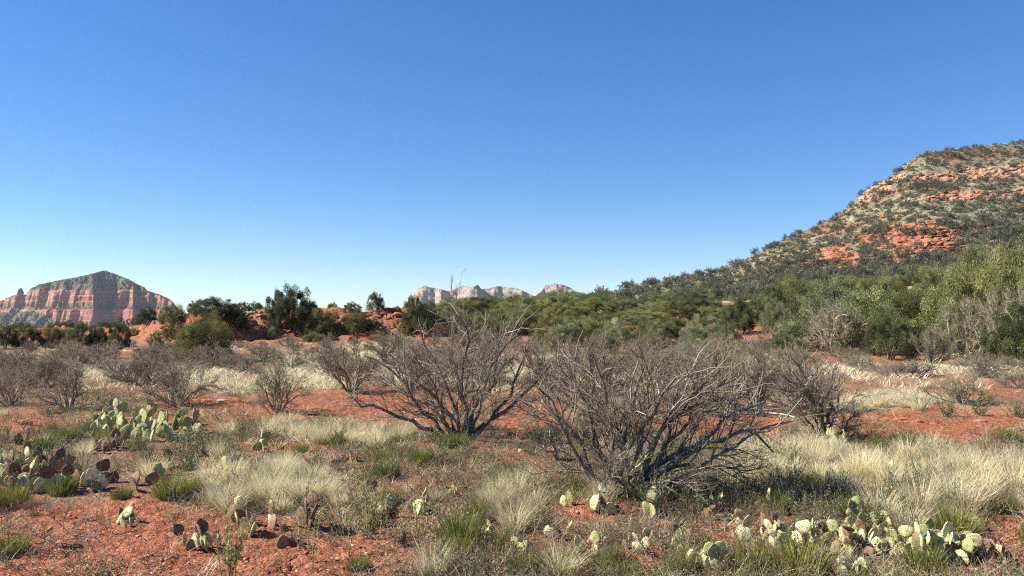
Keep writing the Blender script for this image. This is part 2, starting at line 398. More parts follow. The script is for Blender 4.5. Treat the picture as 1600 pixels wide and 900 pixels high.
# ------------------------------------------------------------------ hill on the right
HS = [(780, 500), (860, 480), (905, 466), (950, 457), (1000, 445), (1050, 437), (1080, 433), (1120, 422), (1160, 407), (1200, 387), (1240, 369), (1280, 351), (1320, 327), (1335, 316),
      (1345, 303), (1360, 293), (1395, 275), (1402, 266), (1425, 249), (1447, 238), (1500, 232), (1550, 226), (1600, 221), (1700, 214), (1900, 205), (2300, 230)]
HA = np.array([p for p, _ in HS], float); HP = np.array([q for _, q in HS], float)
def hill_foot(A): return np.interp(A, [780, 1000, 1200, 1600, 2300], [118, 112, 120, 140, 150])
def hill_crest(A): return np.interp(A, [780, 950, 1100, 1335, 1600, 2300], [175, 200, 245, 300, 345, 380])
def hill_pyf(A): return np.interp(A, [780, 900, 1100, 1300, 1600, 2300], [500, 490, 475, 452, 432, 420])
OUT = [  # rock outcrops on the slope in (px, py): centre, half sizes, tilt, tone (0 deep red .. 1 pale orange)
    (1368, 296, 36, 9, -0.52, .95), (1540, 271, 74, 8, -0.06, .8), (1610, 262, 30, 8, 0, .7), (1508, 306, 56, 7, -.03, .6), (1425, 370, 62, 17, -.05, .2), (1480, 380, 26, 12, .3, .2),
    (1335, 412, 52, 10, .02, .15), (1430, 392, 40, 12, -.1, .25), (1310, 395, 26, 8, .1, .2), (1520, 352, 22, 4, 0, .3), (1600, 300, 30, 4, 0, .4)]
def outcrop(A, P):
    m = np.zeros_like(A); tone = np.zeros_like(A)
    wob = 1.5 * (fbm(A * 0.07, P * 0.13, 5, 400, .7) - 0.5)
    for (cx, cy, rx, ry, tl, tn) in OUT:
        dx, dy = A - cx, P - cy; u = dx * math.cos(tl) + dy * math.sin(tl); v = -dx * math.sin(tl) + dy * math.cos(tl)
        q = sstep((1.35 + wob - np.hypot(u / rx, v / ry)) / 0.3)
        tone = np.where(q > m, tn, tone); m = np.maximum(m, q)
    return m, tone
def hill_point(A, u):
    """A: bearing column, u: 0 foot .. 1 crest; returns world point"""
    F, D = hill_foot(A), hill_crest(A); pf = hill_pyf(A); pc = np.interp(A, HA, HP)
    P = pf + (pc - pf) * u
    d = F + (D - F) * (0.85 * u + 0.15 * u * u)
    d = d + (D - F) * (0.12 * (fbm(A * 0.006, P * 0.012, 4, 410) - 0.5)) * sstep(u / .1) * sstep((1 - u) / .1)
    m, tone = outcrop(A, P)
    d = d + m * 8.0 * (fbm(A * 0.10, P * 0.30, 4, 420, .65) - 0.5)
    z = EYE + d * (HROW - P) / FPX
    return (A - 800) / FPX * d, d, z, P, m, tone
def build_hill():
    A1 = np.concatenate([np.linspace(780, 1640, 780), np.linspace(1644, 2300, 90)])
    U1 = np.linspace(0, 1, 300)
    A, U = np.meshgrid(A1, U1, indexing='ij')
    X, Y, Z, P, m, tone = hill_point(A, U)
    Z = Z + 0.5 * (fbm(X * .25, Y * .25, 3, 430) - .5) * sstep((1 - U) / .03)
    Z[:, 0] -= 6; Z[:, 1] -= 3
    # the far side of the hill rounds over and falls away
    xs, ys, zs, ms, ts = [X], [Y], [Z], [m], [tone]
    for bk, dz in ((4, 0.1), (12, -0.6), (30, -4), (70, -16), (160, -55)):
        yy = Y[:, -1:] + bk; xs.append(X[:, -1:] * yy / Y[:, -1:]); ys.append(yy); zs.append(Z[:, -1:] + dz)
        ms.append(m[:, -1:] * 0); ts.append(m[:, -1:] * 0)
    X, Y, Z, m, tone = (np.concatenate(q, 1) for q in (xs, ys, zs, ms, ts))
    n, k = X.shape; I = np.arange(n * k).reshape(n, k)
    Q = np.stack([I[:-1, :-1], I[1:, :-1], I[1:, 1:], I[:-1, 1:]], -1).reshape(-1, 4)
    mt, t, b = mat_new('hill_slope', 0.95, 0.05)
    Pn = N(t, 'ShaderNodeNewGeometry').outputs['Position']
    n1 = noise(t, Pn, 0.35, 6, 0.75); n2 = noise(t, Pn, 0.045, 4, 0.6)
    soil = ramp(t, n1, [(0.36, (0.08, 0.072, 0.045)), (0.48, (0.205, 0.19, 0.115)), (0.62, (0.40, 0.36, 0.24))])
    soil = mix(t, ramp(t, n2, [(0.45, (0,) * 3), (0.62, (0.8,) * 3)]), soil, (0.25, 0.12, 0.075))
    mp = N(t, 'ShaderNodeMapping'); mp.inputs['Scale'].default_value = (.25, .25, 1.3); t.links.new(Pn, mp.inputs[0])
    n3 = noise(t, mp.outputs[0], 1.0, 7, 0.75)
    redr = ramp(t, n3, [(0.38, (0.15, 0.05, 0.03)), (0.48, (0.38, 0.125, 0.062)), (0.62, (0.52, 0.22, 0.12))])
    paler = ramp(t, n3, [(0.32, (0.28, 0.13, 0.08)), (0.5, (0.55, 0.31, 0.19)), (0.7, (0.68, 0.45, 0.30))])
    rk = mix(t, attr(t, 'tone'), redr, paler)
    c = mix(t, attr(t, 'rock'), soil, rk)
    t.links.new(c, b.inputs['Base Color'])
    bp = N(t, 'ShaderNodeBump'); bp.inputs['Strength'].default_value = 1.0; bp.inputs['Distance'].default_value = 1.2
    t.links.new(n3, bp.inputs['Height']); t.links.new(bp.outputs[0], b.inputs['Normal'])
    me = mesh_np('hill', np.stack([X, Y, Z], -1), Q, attrs={'rock': m, 'tone': tone}, smooth=True)
    tag(obj('hill', me, mt), kind='structure')
build_hill()

# ------------------------------------------------------------------ plant generators
class Geo:
    def __init__(s): s.V = []; s.Q = []; s.T = []; s.R = []; s.n = 0
    def add(s, V, Q=None, T=None, var=0.5):
        V = np.asarray(V, float).reshape(-1, 3)
        if Q is not None and len(Q): s.Q.append(np.asarray(Q).reshape(-1, 4) + s.n)
        if T is not None and len(T): s.T.append(np.asarray(T).reshape(-1, 3) + s.n)
        s.V.append(V); s.R.append(np.broadcast_to(np.asarray(var, float), (len(V),)).copy()); s.n += len(V)
    def arrays(s):
        return (np.concatenate(s.V), np.concatenate(s.Q) if s.Q else np.zeros((0, 4), int),
                np.concatenate(s.T) if s.T else np.zeros((0, 3), int), np.concatenate(s.R))
    def mesh(s, name, smooth=False):
        V, Q, T, R = s.arrays(); return mesh_np(name, V, Q, T, R, smooth=smooth)

def norm(v): return v / np.maximum(np.linalg.norm(v, axis=-1, keepdims=True), 1e-9)

def tubes(G, P, R, sides=3, var=None):
    """P (n,k,3) centre lines, R (n,k) radii"""
    n, k, _ = P.shape
    if n == 0: return
    Tn = np.gradient(P, axis=1); Tn = norm(Tn)
    ref = np.where(np.abs(Tn[:, :1, 2:3]) > 0.9, np.array([1., 0, 0]), np.array([0, 0, 1.]))
    U = norm(np.cross(Tn, np.broadcast_to(ref, Tn.shape))); W = np.cross(Tn, U)
    th = np.arange(sides) * 2 * math.pi / sides
    V = P[:, :, None] + R[:, :, None, None] * (U[:, :, None] * np.cos(th)[None, None, :, None] + W[:, :, None] * np.sin(th)[None, None, :, None])
    I = np.arange(n * k * sides).reshape(n, k, sides); J = np.roll(I, -1, axis=2)
    Q = np.stack([I[:, :-1], J[:, :-1], J[:, 1:], I[:, 1:]], -1).reshape(-1, 4)
    vr = np.full(n, 0.5) if var is None else var
    G.add(V.reshape(-1, 3), Q, None, np.repeat(vr, k * sides))

def grow(S, Dr, L, k, wig, up, rng):
    """random-walk centre lines"""
    n = len(S); P = np.zeros((n, k, 3)); P[:, 0] = S; d = norm(Dr)
    for i in range(1, k):
        d = norm(d + wig * rng.normal(size=(n, 3)) + np.array([0, 0, up]))
        P[:, i] = P[:, i - 1] + d * (L / (k - 1))[:, None]
    return P

def spawn(P, R, m, t0, ang, lratio, rng, L, tpow=1.0, lmin=0.02):
    """m children on every line"""
    n, k, _ = P.shape
    idx = np.repeat(np.arange(n), m); t = t0 + (1 - t0) * rng.random(n * m) ** tpow
    f = t * (k - 1); i = np.minimum(f.astype(int), k - 2); fr = (f - i)[:, None]
    S = P[idx, i] * (1 - fr) + P[idx, i + 1] * fr
    T = norm(P[idx, i + 1] - P[idx, i])
    r = R[idx, i] * (1 - fr[:, 0]) + R[idx, i + 1] * fr[:, 0]
    ax = norm(np.cross(T, rng.normal(size=T.shape)))
    an = ang * (0.6 + 0.8 * rng.random(n * m))
    D = T * np.cos(an)[:, None] + ax * np.sin(an)[:, None]
    Lc = np.maximum(L[idx] * lratio * (1.1 - 0.6 * t) * (0.6 + 0.8 * rng.random(n * m)), lmin)
    return S, D, Lc, r

def taper(r0, r1, k): return r0[:, None] * (1 - np.linspace(0, 1, k)) + r1[:, None] * np.linspace(0, 1, k)

def keep_in(S, D, L, w_, h_, d_=None):
    d_ = d_ or w_
    q = (S[:, 0] / w_) ** 2 + (S[:, 1] / d_) ** 2 + (S[:, 2] / h_) ** 2
    ok = (q < 1.05) & (S[:, 2] > 0.02)
    return S[ok], D[ok], L[ok], ok

def bare_shrub_geo(w_, h_, rng, limbs=None, nst=9, dens=1.0, r0=0.022, tw=0.0016, levels=(5, 6, 5)):
    """leafless thorny shrub: returns list of limb Geos and one twig Geo. limbs: optional list of (points, radius)"""
    k = 9
    if limbs:
        P = []; r = []
        for pts, rr in limbs:
            pts = np.array(pts, float); s = np.linspace(0, len(pts) - 1, k)
            q = np.stack([np.interp(s, np.arange(len(pts)), pts[:, j]) for j in range(3)], -1)
            q[1:] += rng.normal(size=(k - 1, 3)) * 0.028; P.append(q); r.append(rr)
        P = np.array(P); r = np.array(r)
    else: P = np.zeros((0, k, 3)); r = np.zeros(0)
    if nst:
        az = np.arange(nst) * 2.4 + rng.random(nst) * 0.9; tilt = np.radians(8 + 60 * rng.random(nst) ** .8)
        D = np.stack([np.sin(tilt) * np.cos(az), np.sin(tilt) * np.sin(az), np.cos(tilt)], -1)
        S = np.stack([np.cos(az), np.sin(az), 0 * az], -1) * 0.05 * w_; S[:, 2] = -0.03
        Lr = 1 / np.sqrt((D[:, 0] ** 2 + D[:, 1] ** 2) / w_ ** 2 + D[:, 2] ** 2 / h_ ** 2) * (0.62 + 0.25 * rng.random(nst))
        P2 = grow(S, D, Lr, k, 0.19, 0.03, rng)
        P = np.concatenate([P, P2]); r = np.concatenate([r, r0 * (0.5 + 0.6 * rng.random(nst))])
    L = np.linalg.norm(np.diff(P, axis=1), axis=-1).sum(1)
    R = taper(r, r * 0.28, k)
    limbsG = []
    for i in range(len(P)):
        g = Geo(); tubes(g, P[i:i + 1], R[i:i + 1], 7); limbsG.append(g)
    TG = Geo()
    Pc, Rc, Lc = P, R, L
    rads = (0.0085, 0.0042, tw)
    angs = (0.75, 0.8, 0.85); rat = (0.52, 0.52, 0.52); ks = (7, 5, 4); t0s = (0.16, 0.12, 0.1)
    for lv in range(3):
        m = max(1, int(round(levels[lv] * (dens if lv == 2 else 1))))
        S, D, l2, rr = spawn(Pc, Rc, m, t0s[lv], angs[lv], rat[lv], rng, Lc, 0.8, 0.06)
        S, D, l2, ok = keep_in(S, D, l2, w_ * 1.04, h_ * .93)
        D = D + np.array([0, 0, 0.10]) + norm(S * np.array([1, 1, 0.8])) * 0.24
        P2 = grow(S, D, l2, ks[lv], 0.19, 0.01, rng)
        ra = np.minimum(rr[ok] * 0.7, rads[lv]) * (0.75 + 0.5 * rng.random(len(S)))
        R2 = taper(ra, ra * (0.45 if lv < 2 else 0.4), ks[lv])
        tubes(TG, P2, R2, 5 if lv == 0 else 3, np.clip(0.35 + 0.22 * rng.normal(size=len(S)) + (0.12 if lv == 0 else 0), 0, 1))
        Pc, Rc, Lc = P2, R2, l2
    return limbsG, TG

def blades(G, n, rb, h, spread, wd, rng, dome=0.0, curve=0.35, var=(0.2, 1.0), pos=None, hs=None, scale=None):
    """n grass blades (quad + tip) from a base disc"""
    az = rng.random(n) * 2 * math.pi; rr = np.sqrt(rng.random(n)) * rb
    base = np.stack([np.cos(az) * rr, np.sin(az) * rr, np.zeros(n) - 0.01], -1)
    az2 = az + rng.normal(size=n) * 0.7
    tl = spread * (0.15 + 0.85 * rng.random(n) ** 0.8) * (0.4 + 0.6 * rr / max(rb, 1e-6) if dome else 1)
    L = h * (0.55 + 0.5 * rng.random(n)) * (1 - dome * (rr / max(rb, 1e-6)) ** 2 * 0.5)
    out = np.stack([np.cos(az2), np.sin(az2), 0 * az2], -1)
    up = np.array([0, 0, 1.0])
    d1 = norm(out * np.sin(tl)[:, None] + up * np.cos(tl)[:, None])
    t2 = tl + curve * (0.3 + rng.random(n))
    d2 = norm(out * np.sin(t2)[:, None] + up * np.cos(t2)[:, None])
    sa = rng.random(n) * math.pi; side = np.stack([np.cos(sa), np.sin(sa), 0 * sa], -1) * wd * (0.6 + 0.8 * rng.random(n))[:, None]
    mid = base + d1 * (L * 0.55)[:, None]; tip = mid + d2 * (L * 0.45)[:, None]
    V = np.stack([base - side * .8, base + side * .8, mid + side * .7, mid - side * .7, tip], 1)
    I = np.arange(n) * 5
    G.add(V.reshape(-1, 3), np.stack([I, I + 1, I + 2, I + 3], -1), np.stack([I + 3, I + 2, I + 4], -1),
          np.repeat(var[0] + (var[1] - var[0]) * rng.random(n), 5))

def leaflets(G, C, Dv, ln, wd, rng, var):
    """rhombus leaves at C pointing along Dv"""
    n = len(C); s = norm(np.cross(Dv, rng.normal(size=(n, 3)))) * (wd * 0.5)[:, None]; D = norm(Dv) * ln[:, None]
    V = np.stack([C, C + D * .45 + s, C + D, C + D * .45 - s], 1)
    I = np.arange(n) * 4
    G.add(V.reshape(-1, 3), np.stack([I, I + 1, I + 2, I + 3], -1), None, np.repeat(var, 4))

def juniper_geo(rng, ncl=90, per=200, sz=0.05, open_=0.0, flat=1.0):
    """unit tree: height 1, half width 1; returns trunk Geo and crown Geo"""
    TG, CG = Geo(), Geo()
    ns = 6; az = np.arange(ns) * 2.4 + rng.random(ns); tilt = np.radians(12 + 45 * rng.random(ns))
    D = np.stack([np.sin(tilt) * np.cos(az), np.sin(tilt) * np.sin(az), np.cos(tilt) * 0.9], -1)
    S = np.stack([np.cos(az), np.sin(az), az * 0], -1) * 0.035; S[:, 2] = -0.05
    P = grow(S, D, 0.55 + 0.35 * rng.random(ns), 8, 0.13, 0.04, rng)
    R = taper(np.full(ns, 0.034), np.full(ns, 0.008), 8); tubes(TG, P, R, 6)
    S2, D2, L2, r2 = spawn(P, R, 7, .25, .7, .5, rng, np.full(ns, .7))
    P2 = grow(S2, D2, L2, 5, .2, .06, rng); tubes(TG, P2, taper(np.minimum(r2 * .6, .01), np.full(len(r2), .003), 5), 4)
    # clump centres in an uneven dome
    th = rng.random(ncl) * 2 * math.pi; ct = rng.random(ncl) ** 0.85
    lob = 0.66 + 0.56 * fbm(th * 1.1 + 3, ct * 3.0, 3, int(rng.integers(1e4)))
    rr = (0.45 + 0.5 * rng.random(ncl) ** 0.6) * lob
    stn = np.sqrt(1 - ct ** 2)
    C = np.stack([np.cos(th) * stn * rr, np.sin(th) * stn * rr, (0.10 + 0.82 * ct * rr * 1.12) * flat], -1)
    cr = (0.09 + 0.11 * rng.random(ncl)) * (1 - 0.3 * open_) * (1.0 if per > 100 else 1.5)
    cv = np.clip(0.42 + 0.19 * rng.normal(size=ncl), 0, 1)
    idx = np.repeat(np.arange(ncl), per)
    u = rng.normal(size=(len(idx), 3)); u = norm(u) * (rng.random(len(idx)) ** 0.45)[:, None]
    u[:, 2] *= 0.8
    pos = C[idx] + u * cr[idx][:, None]
    pos[:, 2] = np.maximum(pos[:, 2], 0.01 + 0.02 * rng.random(len(pos)))
    out = norm(pos - np.array([0, 0, 0.25])) * 0.5 + norm(u) * 0.6 + np.array([0, 0, 0.12]) + rng.normal(size=u.shape) * 0.6
    var = np.clip(cv[idx] + 0.20 * rng.normal(size=len(idx)), 0, 1)
    s = sz * (0.5 + rng.random(len(idx)))
    leaflets(CG, pos, out, s, s * 0.5, rng, var)
    # stray shoots that break the outline
    m = ncl * 6; j = rng.integers(0, ncl, m); dd = norm(C[j] - np.array([0, 0, .2]) + rng.normal(size=(m, 3)) * .25)
    q = C[j] + dd * (cr[j] * (0.8 + 0.45 * rng.random(m)))[:, None]
    leaflets(CG, q, dd + np.array([0, 0, .4]), sz * (1 + rng.random(m)), sz * .4 + 0 * q[:, 0], rng, np.clip(cv[j] + .15, 0, 1))
    return TG, CG

def merge_scatter(protos, X, Y, Z, S, rot, rng, sz=None, which=None):
    """real copies of small plants joined into one mass; protos: list of (V,Q,T,R)"""
    G = Geo(); n = len(X)
    which = rng.integers(0, len(protos), n) if which is None else which
    sz = S if sz is None else sz
    for p, (V, Q, T, R) in enumerate(protos):
        j = np.nonzero(which == p)[0]
        if not len(j): continue
        c, s = np.cos(rot[j])[:, None], np.sin(rot[j])[:, None]
        x = (V[:, 0] * c - V[:, 1] * s) * S[j][:, None] + X[j][:, None]
        y = (V[:, 0] * s + V[:, 1] * c) * S[j][:, None] + Y[j][:, None]
        z = V[:, 2][None] * sz[j][:, None] + Z[j][:, None]
        VV = np.stack([x, y, z], -1); off = (np.arange(len(j)) * len(V))[:, None, None]
        tint = 0.5 * (rng.random(len(j)) - 0.5)
        G.add(VV.reshape(-1, 3), (Q[None] + off).reshape(-1, 4) if len(Q) else None, (T[None] + off).reshape(-1, 3) if len(T) else None,
              np.clip((R[None] + tint[:, None]).ravel(), 0, 1))
    return G

# ------------------------------------------------------------------ junipers and other green trees
JP = []
for i, (ncl, per, sz, op) in enumerate([(120, 480, .022, .2), (100, 540, .023, .4), (140, 430, .021, .2), (84, 540, .024, .8), (125, 460, .022, .5)]):
    r_ = np.random.default_rng(500 + i)
    tg, cg = juniper_geo(r_, ncl, per, sz, op)
    JP.append((tg.mesh('juniper_trunk', True), cg.mesh('juniper_crown')))
for t_, c_ in JP: t_.materials.append(M_BARK); c_.materials.append(M_JUN)

def juniper(px, by, ty, hw, proto, color, label, group, d=None, name='juniper_tree', cat='tree', dep=1.0):
    if d is None: x, y, z = ground_pt(px, by)
    else: x, y, z = at_dist(px, d)
    row_b = HROW + (EYE - z) * FPX / y
    h = max((row_b - ty) * y / FPX, 0.4); w_ = hw * y / FPX
    r = bpy.data.objects.new(name, None); COL.objects.link(r); r.location = (x, y, z); r.rotation_euler = (0, 0, random.random() * 6.28)
    tag(r, label, cat, group)
    sc = (w_ * 1.04, w_ * 1.04 * dep, h * 1.02); q_ = random.uniform(1.0, 1.75) if px > 660 else random.uniform(.9, 1.35); color = tuple(c_ * q_ for c_ in color)
    obj('trunk', JP[proto][0], None, r, scale=sc, color=(1, 1, 1)); obj('crown', JP[proto][1], None, r, scale=sc, color=color)
    return r
DK, MG, YG, GG = (0.60, 0.67, 0.74), (0.86, 0.97, 0.84), (1.18, 1.22, 0.92), (1.2, 1.28, 1.35)
OG = (1.1, 1.1, 0.84)
trees = [
 # left, low row at the foot of the far mesa
 (8, 545, 506, 22, 0, MG, 'dark bushy juniper cut by the left edge of the frame', None),
 (42, 545, 507, 27, 1, MG, 'low juniper second from the left edge below the mesa', None),
 (84, 545, 507, 25, 2, OG, 'rounded olive juniper below the pale left flank of the mesa', None),
 (122, 545, 502, 27, 4, MG, 'bushy juniper below the middle of the mesa cliffs', None),
 (152, 545, 508, 20, 0, DK, 'small dark juniper left of the first red soil patch', None),
 (188, 546, 499, 20, 1, MG, 'upright juniper standing between two red bank patches', None),
 (243, 552, 515, 13, 3, GG, 'thin grey green bush growing on the face of the red bank', None),
 (229, 510, 478, 19, 2, DK, 'compact dark juniper on the bank top just right of the mesa cliff', None),
 (270, 512, 476, 25, 0, MG, 'rounded juniper on the bank top below the right end of the mesa', None),
 (338, 500, 464, 44, 4, DK, 'tall spiky juniper on the bank behind the broad olive one', None),
 (372, 522, 476, 20, 1, DK, 'dark juniper with a shaded right side beside the broad olive one', None),
 (318, 566, 490, 52, 2, OG, 'broad olive juniper in front of the bank with a low skirt', None),
 (460, 522, 443, 46, 3, DK, 'tallest dark juniper with open gnarled crown on the left bank', None),
 (440, 520, 458, 24, 1, DK, 'dark side stem of foliage leaning left beside the tallest open juniper', None),
 (503, 533, 484, 31, 0, OG, 'olive juniper at the right foot of the tallest open juniper', None),
 (557, 524, 484, 26, 2, OG, 'juniper half hiding the rock ledges of the bank', None),
 (587, 489, 456, 17, 4, GG, 'small round grey green tree alone on the bank top', None),
 (551, 490, 472, 17, 1, GG, 'flat low bush on the bank top left of the lone round tree', None),
 (620, 490, 478, 8, 1, GG, 'tiny bush on the bank top right of the lone round tree', None),
 (652, 520, 460, 27, 4, MG, 'bright tipped juniper at the right end of the rock ledges', None),
 (668, 512, 470, 22, 0, DK, 'dark juniper tucked beside the right end of the rock ledges', None),
 (1190, 508, 455, 35, 1, MG, 'round dark juniper standing clear in the gap before the hill', None),
 (1247, 480, 430, 44, 2, YG, 'yellow green juniper at the foot of the red hill cliff', None),
]
for t_ in trees: juniper(*t_)
# middle thicket, rows of junipers from the back to the front
rj = random.Random(5)
mid = []
for d0, pys, cnt, x0, x1 in ((84, 0, 15, 690, 1180), (70, 0, 13, 680, 1130), (58, 0, 11, 690, 1120), (49, 0, 9, 700, 1080)):
    for i in range(cnt):
        px = x0 + (x1 - x0) * (i + 0.5 + rj.uniform(-.3, .3)) / cnt
        top = np.interp(px, [660, 700, 760, 830, 880, 920, 960, 1000, 1050, 1080, 1110, 1140, 1200], [470, 460, 455, 462, 452, 456, 468, 472, 452, 447, 455, 478, 470])
        off = {84: 0, 70: 8, 58: 22, 49: 36}[d0]
        mid.append((px, d0 + rj.uniform(-5, 5), top + off + rj.uniform(-5, 7)))
rowname = {84: 'back row', 70: 'second row', 58: 'third row', 49: 'front row'}
ORD = ['first', 'second', 'third', 'fourth', 'fifth', 'sixth', 'seventh', 'eighth', 'ninth', 'tenth', 'eleventh', 'twelfth', 'thirteenth', 'fourteenth', 'fifteenth', 'sixteenth', 'seventeenth', 'eighteenth', 'nineteenth', 'twentieth'] + ['twenty-' + q for q in ('first', 'second', 'third', 'fourth', 'fifth', 'sixth', 'seventh', 'eighth', 'ninth')] + ['thirtieth'] + ['thirty-' + q for q in ('first', 'second', 'third', 'fourth', 'fifth', 'sixth', 'seventh', 'eighth', 'ninth')]
k_ = 0
for d0, cnt in ((84, 15), (70, 13), (58, 11), (49, 9)):
    for i in range(cnt):
        px, d, ty = mid[k_]; k_ += 1
        c = rj.choice([MG, YG, OG, YG, YG]) if d0 < 80 else rj.choice([DK, MG, DK])
        juniper(px, 0, ty, rj.uniform(30, 44), rj.choice([0, 1, 2, 4]), c, f'{ORD[i]} juniper from the left in the {rowname[d0]} of the middle thicket', 'junipers in the middle thicket', d=d)
bb = random.Random(3)
bpos = sorted([(bb.uniform(205, 645), bb.uniform(50.5, 57)) for _ in range(24)])
for i, (px, d) in enumerate(bpos):
    x, y, z = at_dist(px, d); h_ = bb.uniform(.4, 1.0); row = HROW + (EYE - z) * FPX / d
    juniper(px, 0, row - h_ * FPX / d, h_ * bb.uniform(.6, .95) * FPX / d, bb.randrange(5), bb.choice([GG, MG, OG, YG]), f'{ORD[i]} small bush from the left along the red bank', 'small bushes along the red bank', d=d, name='small_bush', cat='bush')
# right side trees
rt = [
 (1150, 0, 462, 26, 52, 0, MG, 'small juniper between the middle thicket and the round dark juniper'),
 (1212, 0, 446, 30, 72, 4, MG, 'mid green juniper behind and right of the round dark juniper'),
 (1290, 0, 436, 34, 70, 0, MG, 'juniper behind the grey green broad tree, left of its top'),
 (1330, 0, 428, 34, 80, 1, YG, 'juniper with its top against the lowest red cliff of the hill'),
 (1375, 0, 425, 36, 74, 2, OG, 'juniper behind the broad tree just right of the lowest red cliff'),
 (1425, 0, 420, 36, 82, 4, MG, 'juniper below the pale grassy strip of the hill foot'),
 (1470, 0, 412, 38, 72, 1, YG, 'juniper just left of the tall yellow green pair'),
 (1520, 0, 380, 40, 66, 2, GG, 'grey green juniper rising behind the tall yellow green pair'),
 (1575, 0, 388, 46, 58, 0, YG, 'tall yellow green juniper behind the pale twiggy tree'),
 (1625, 0, 385, 46, 56, 1, MG, 'juniper at the right edge of the frame behind the pale twiggy tree'),
 (1290, 0, 440, 66, 40, 4, GG, 'broad grey green tree with spreading left skirt'),
 (1355, 0, 452, 62, 36, 0, MG, 'full green tree over the dark hollow at its base'),
 (1425, 0, 440, 58, 40, 2, YG, 'yellow green tree right of the dark hollow'),
 (1390, 0, 486, 38, 31, 1, MG, 'low dense juniper in front of the dark hollow'),
 (1490, 0, 418, 60, 38, 4, YG, 'yellow green tree behind the thin purple brush'),
 (1545, 0, 400, 62, 33, 1, OG, 'large olive tree left of the pale twiggy tree'),
 (1500, 0, 470, 40, 31, 0, GG, 'low grey green shrub at the foot of the large olive tree'),
 (1600, 0, 396, 66, 31, 2, YG, 'largest yellow green tree at the right edge with dark base'),
 (1610, 0, 470, 60, 27, 4, MG, 'dense low tree at the right edge in front of the largest one'),
 (1240, 0, 500, 30, 38, 3, GG, 'thin grey green bush at the left foot of the broad tree'),
 (1690, 0, 400, 70, 30, 0, MG, 'tree just outside the right edge of the frame'),
]
for px, _, ty, hw, d, pr, c, lab in rt: juniper(px, 0, ty, hw * 1.22, pr, c, lab, None, d=d)
# plateau and left distance fillers
for i, (px, ty, hw, d) in enumerate([(30, 503, 20, 75), (100, 501, 22, 78), (165, 502, 18, 74), (210, 496, 14, 70)]):
    juniper(px, 0, ty, hw, i, DK, ['dark juniper in the back row near the left edge', 'dark juniper in the back row below the mesa ledge', 'dark juniper in the back row by the mesa buttress', 'dark juniper in the back row left of the bank top'][i], None, d=d)
for i, (px, ty, hw, d) in enumerate([(-60, 500, 40, 55), (-140, 495, 50, 50)]):
    juniper(px, 0, ty, hw, i, MG, 'juniper outside the left edge of the frame', 'junipers outside the left edge', d=d)

# ------------------------------------------------------------------ shrubs on the hill
HPv = []
for i in range(5):
    r_ = np.random.default_rng(700 + i)
    _, cg = juniper_geo(r_, 24, 18, 0.17, 0)
    V, Q, T, R = cg.arrays(); HPv.append((V, Q, T, R))
HPm = []
for V, Q, T, R in HPv:
    me = mesh_np('hill_shrub', V, Q, T, R); me.materials.append(M_HJUN); HPm.append(me)
def hill_shrubs():
    rng = np.random.default_rng(33)
    n = 26000
    A = 860 + 860 * rng.random(n) ** 0.9; U = rng.random(n) * 1.0
    x, y, z, P, m, tone = hill_point(A, U)
    dens = 0.36 + 0.52 * sstep((fbm(x * .045, P * .045, 5, 88, .6) - .38) / .2)
    dens = dens * (1 - 0.82 * m) + 0.45 * (U > 0.90)
    pale = np.exp(-(((A - 1510) / 90) ** 2 + ((P - 400) / 22) ** 2))
    dens = dens * (1 - 0.6 * pale)
    ok = (rng.random(n) < dens) & (P < 470)
    x, y, z, A, P, U = (q[ok] for q in (x, y, z, A, P, U))
    # thin out crowded ones on a coarse grid
    key = (np.floor(A / 5.5) * 4096 + np.floor(P / 3.4)).astype(int); _, first = np.unique(key, return_index=True)
    x, y, z, A, P, U = (q[first] for q in (x, y, z, A, P, U))
    hgt = 0.4 + 1.7 * rng.random(len(x)) ** 3; hw = hgt * (0.6 + 0.35 * rng.random(len(x)))
    big = np.argsort(-(hgt / y)); vis = (A[big] > 880) & (A[big] < 1598) & (P[big] < np.interp(A[big], [880, 1100, 1200, 1400, 1600], [455, 455, 432, 415, 390]))
    ind = big[vis][:300]; rest = np.setdiff1d(np.arange(len(x)), ind)
    reg = lambda a_, p_: ('on the long low tail of the hill' if a_ < 1130 else 'on the grassy lower left slope' if a_ < 1290 else 'on the dark crest of the hill' if p_ < 265 and a_ > 1400
                          else 'between the upper red bands' if p_ < 330 else 'around the red cliffs of the slope' if a_ < 1500 else 'on the slope above the tall right trees')
    for i in ind:
        o = bpy.data.objects.new('hill_shrub', HPm[int(rng.integers(5))]); COL.objects.link(o)
        o.location = (x[i], y[i], z[i] - 0.15); o.rotation_euler = (0, 0, rng.random() * 6.28); o.scale = (hw[i], hw[i], hgt[i])
        t = rng.random(); o.color = (0.6 + .75 * t, 0.68 + .55 * t, 0.75 + .35 * t, 1)
        rg = reg(A[i], P[i]); tag(o, 'rounded dark green shrub ' + rg, 'shrub', 'shrubs ' + rg)
    G = merge_scatter(HPv, x[rest], y[rest], z[rest] - .15, hw[rest], rng.random(len(rest)) * 6.28, rng, hgt[rest])
    tag(obj('hill_scrub', G.mesh('hill_scrub'), M_HJUN, color=(0.95, 0.95, 0.95)), 'countless small dark shrubs dotted over the hill slope', 'scrub', None, 'stuff')
hill_shrubs()

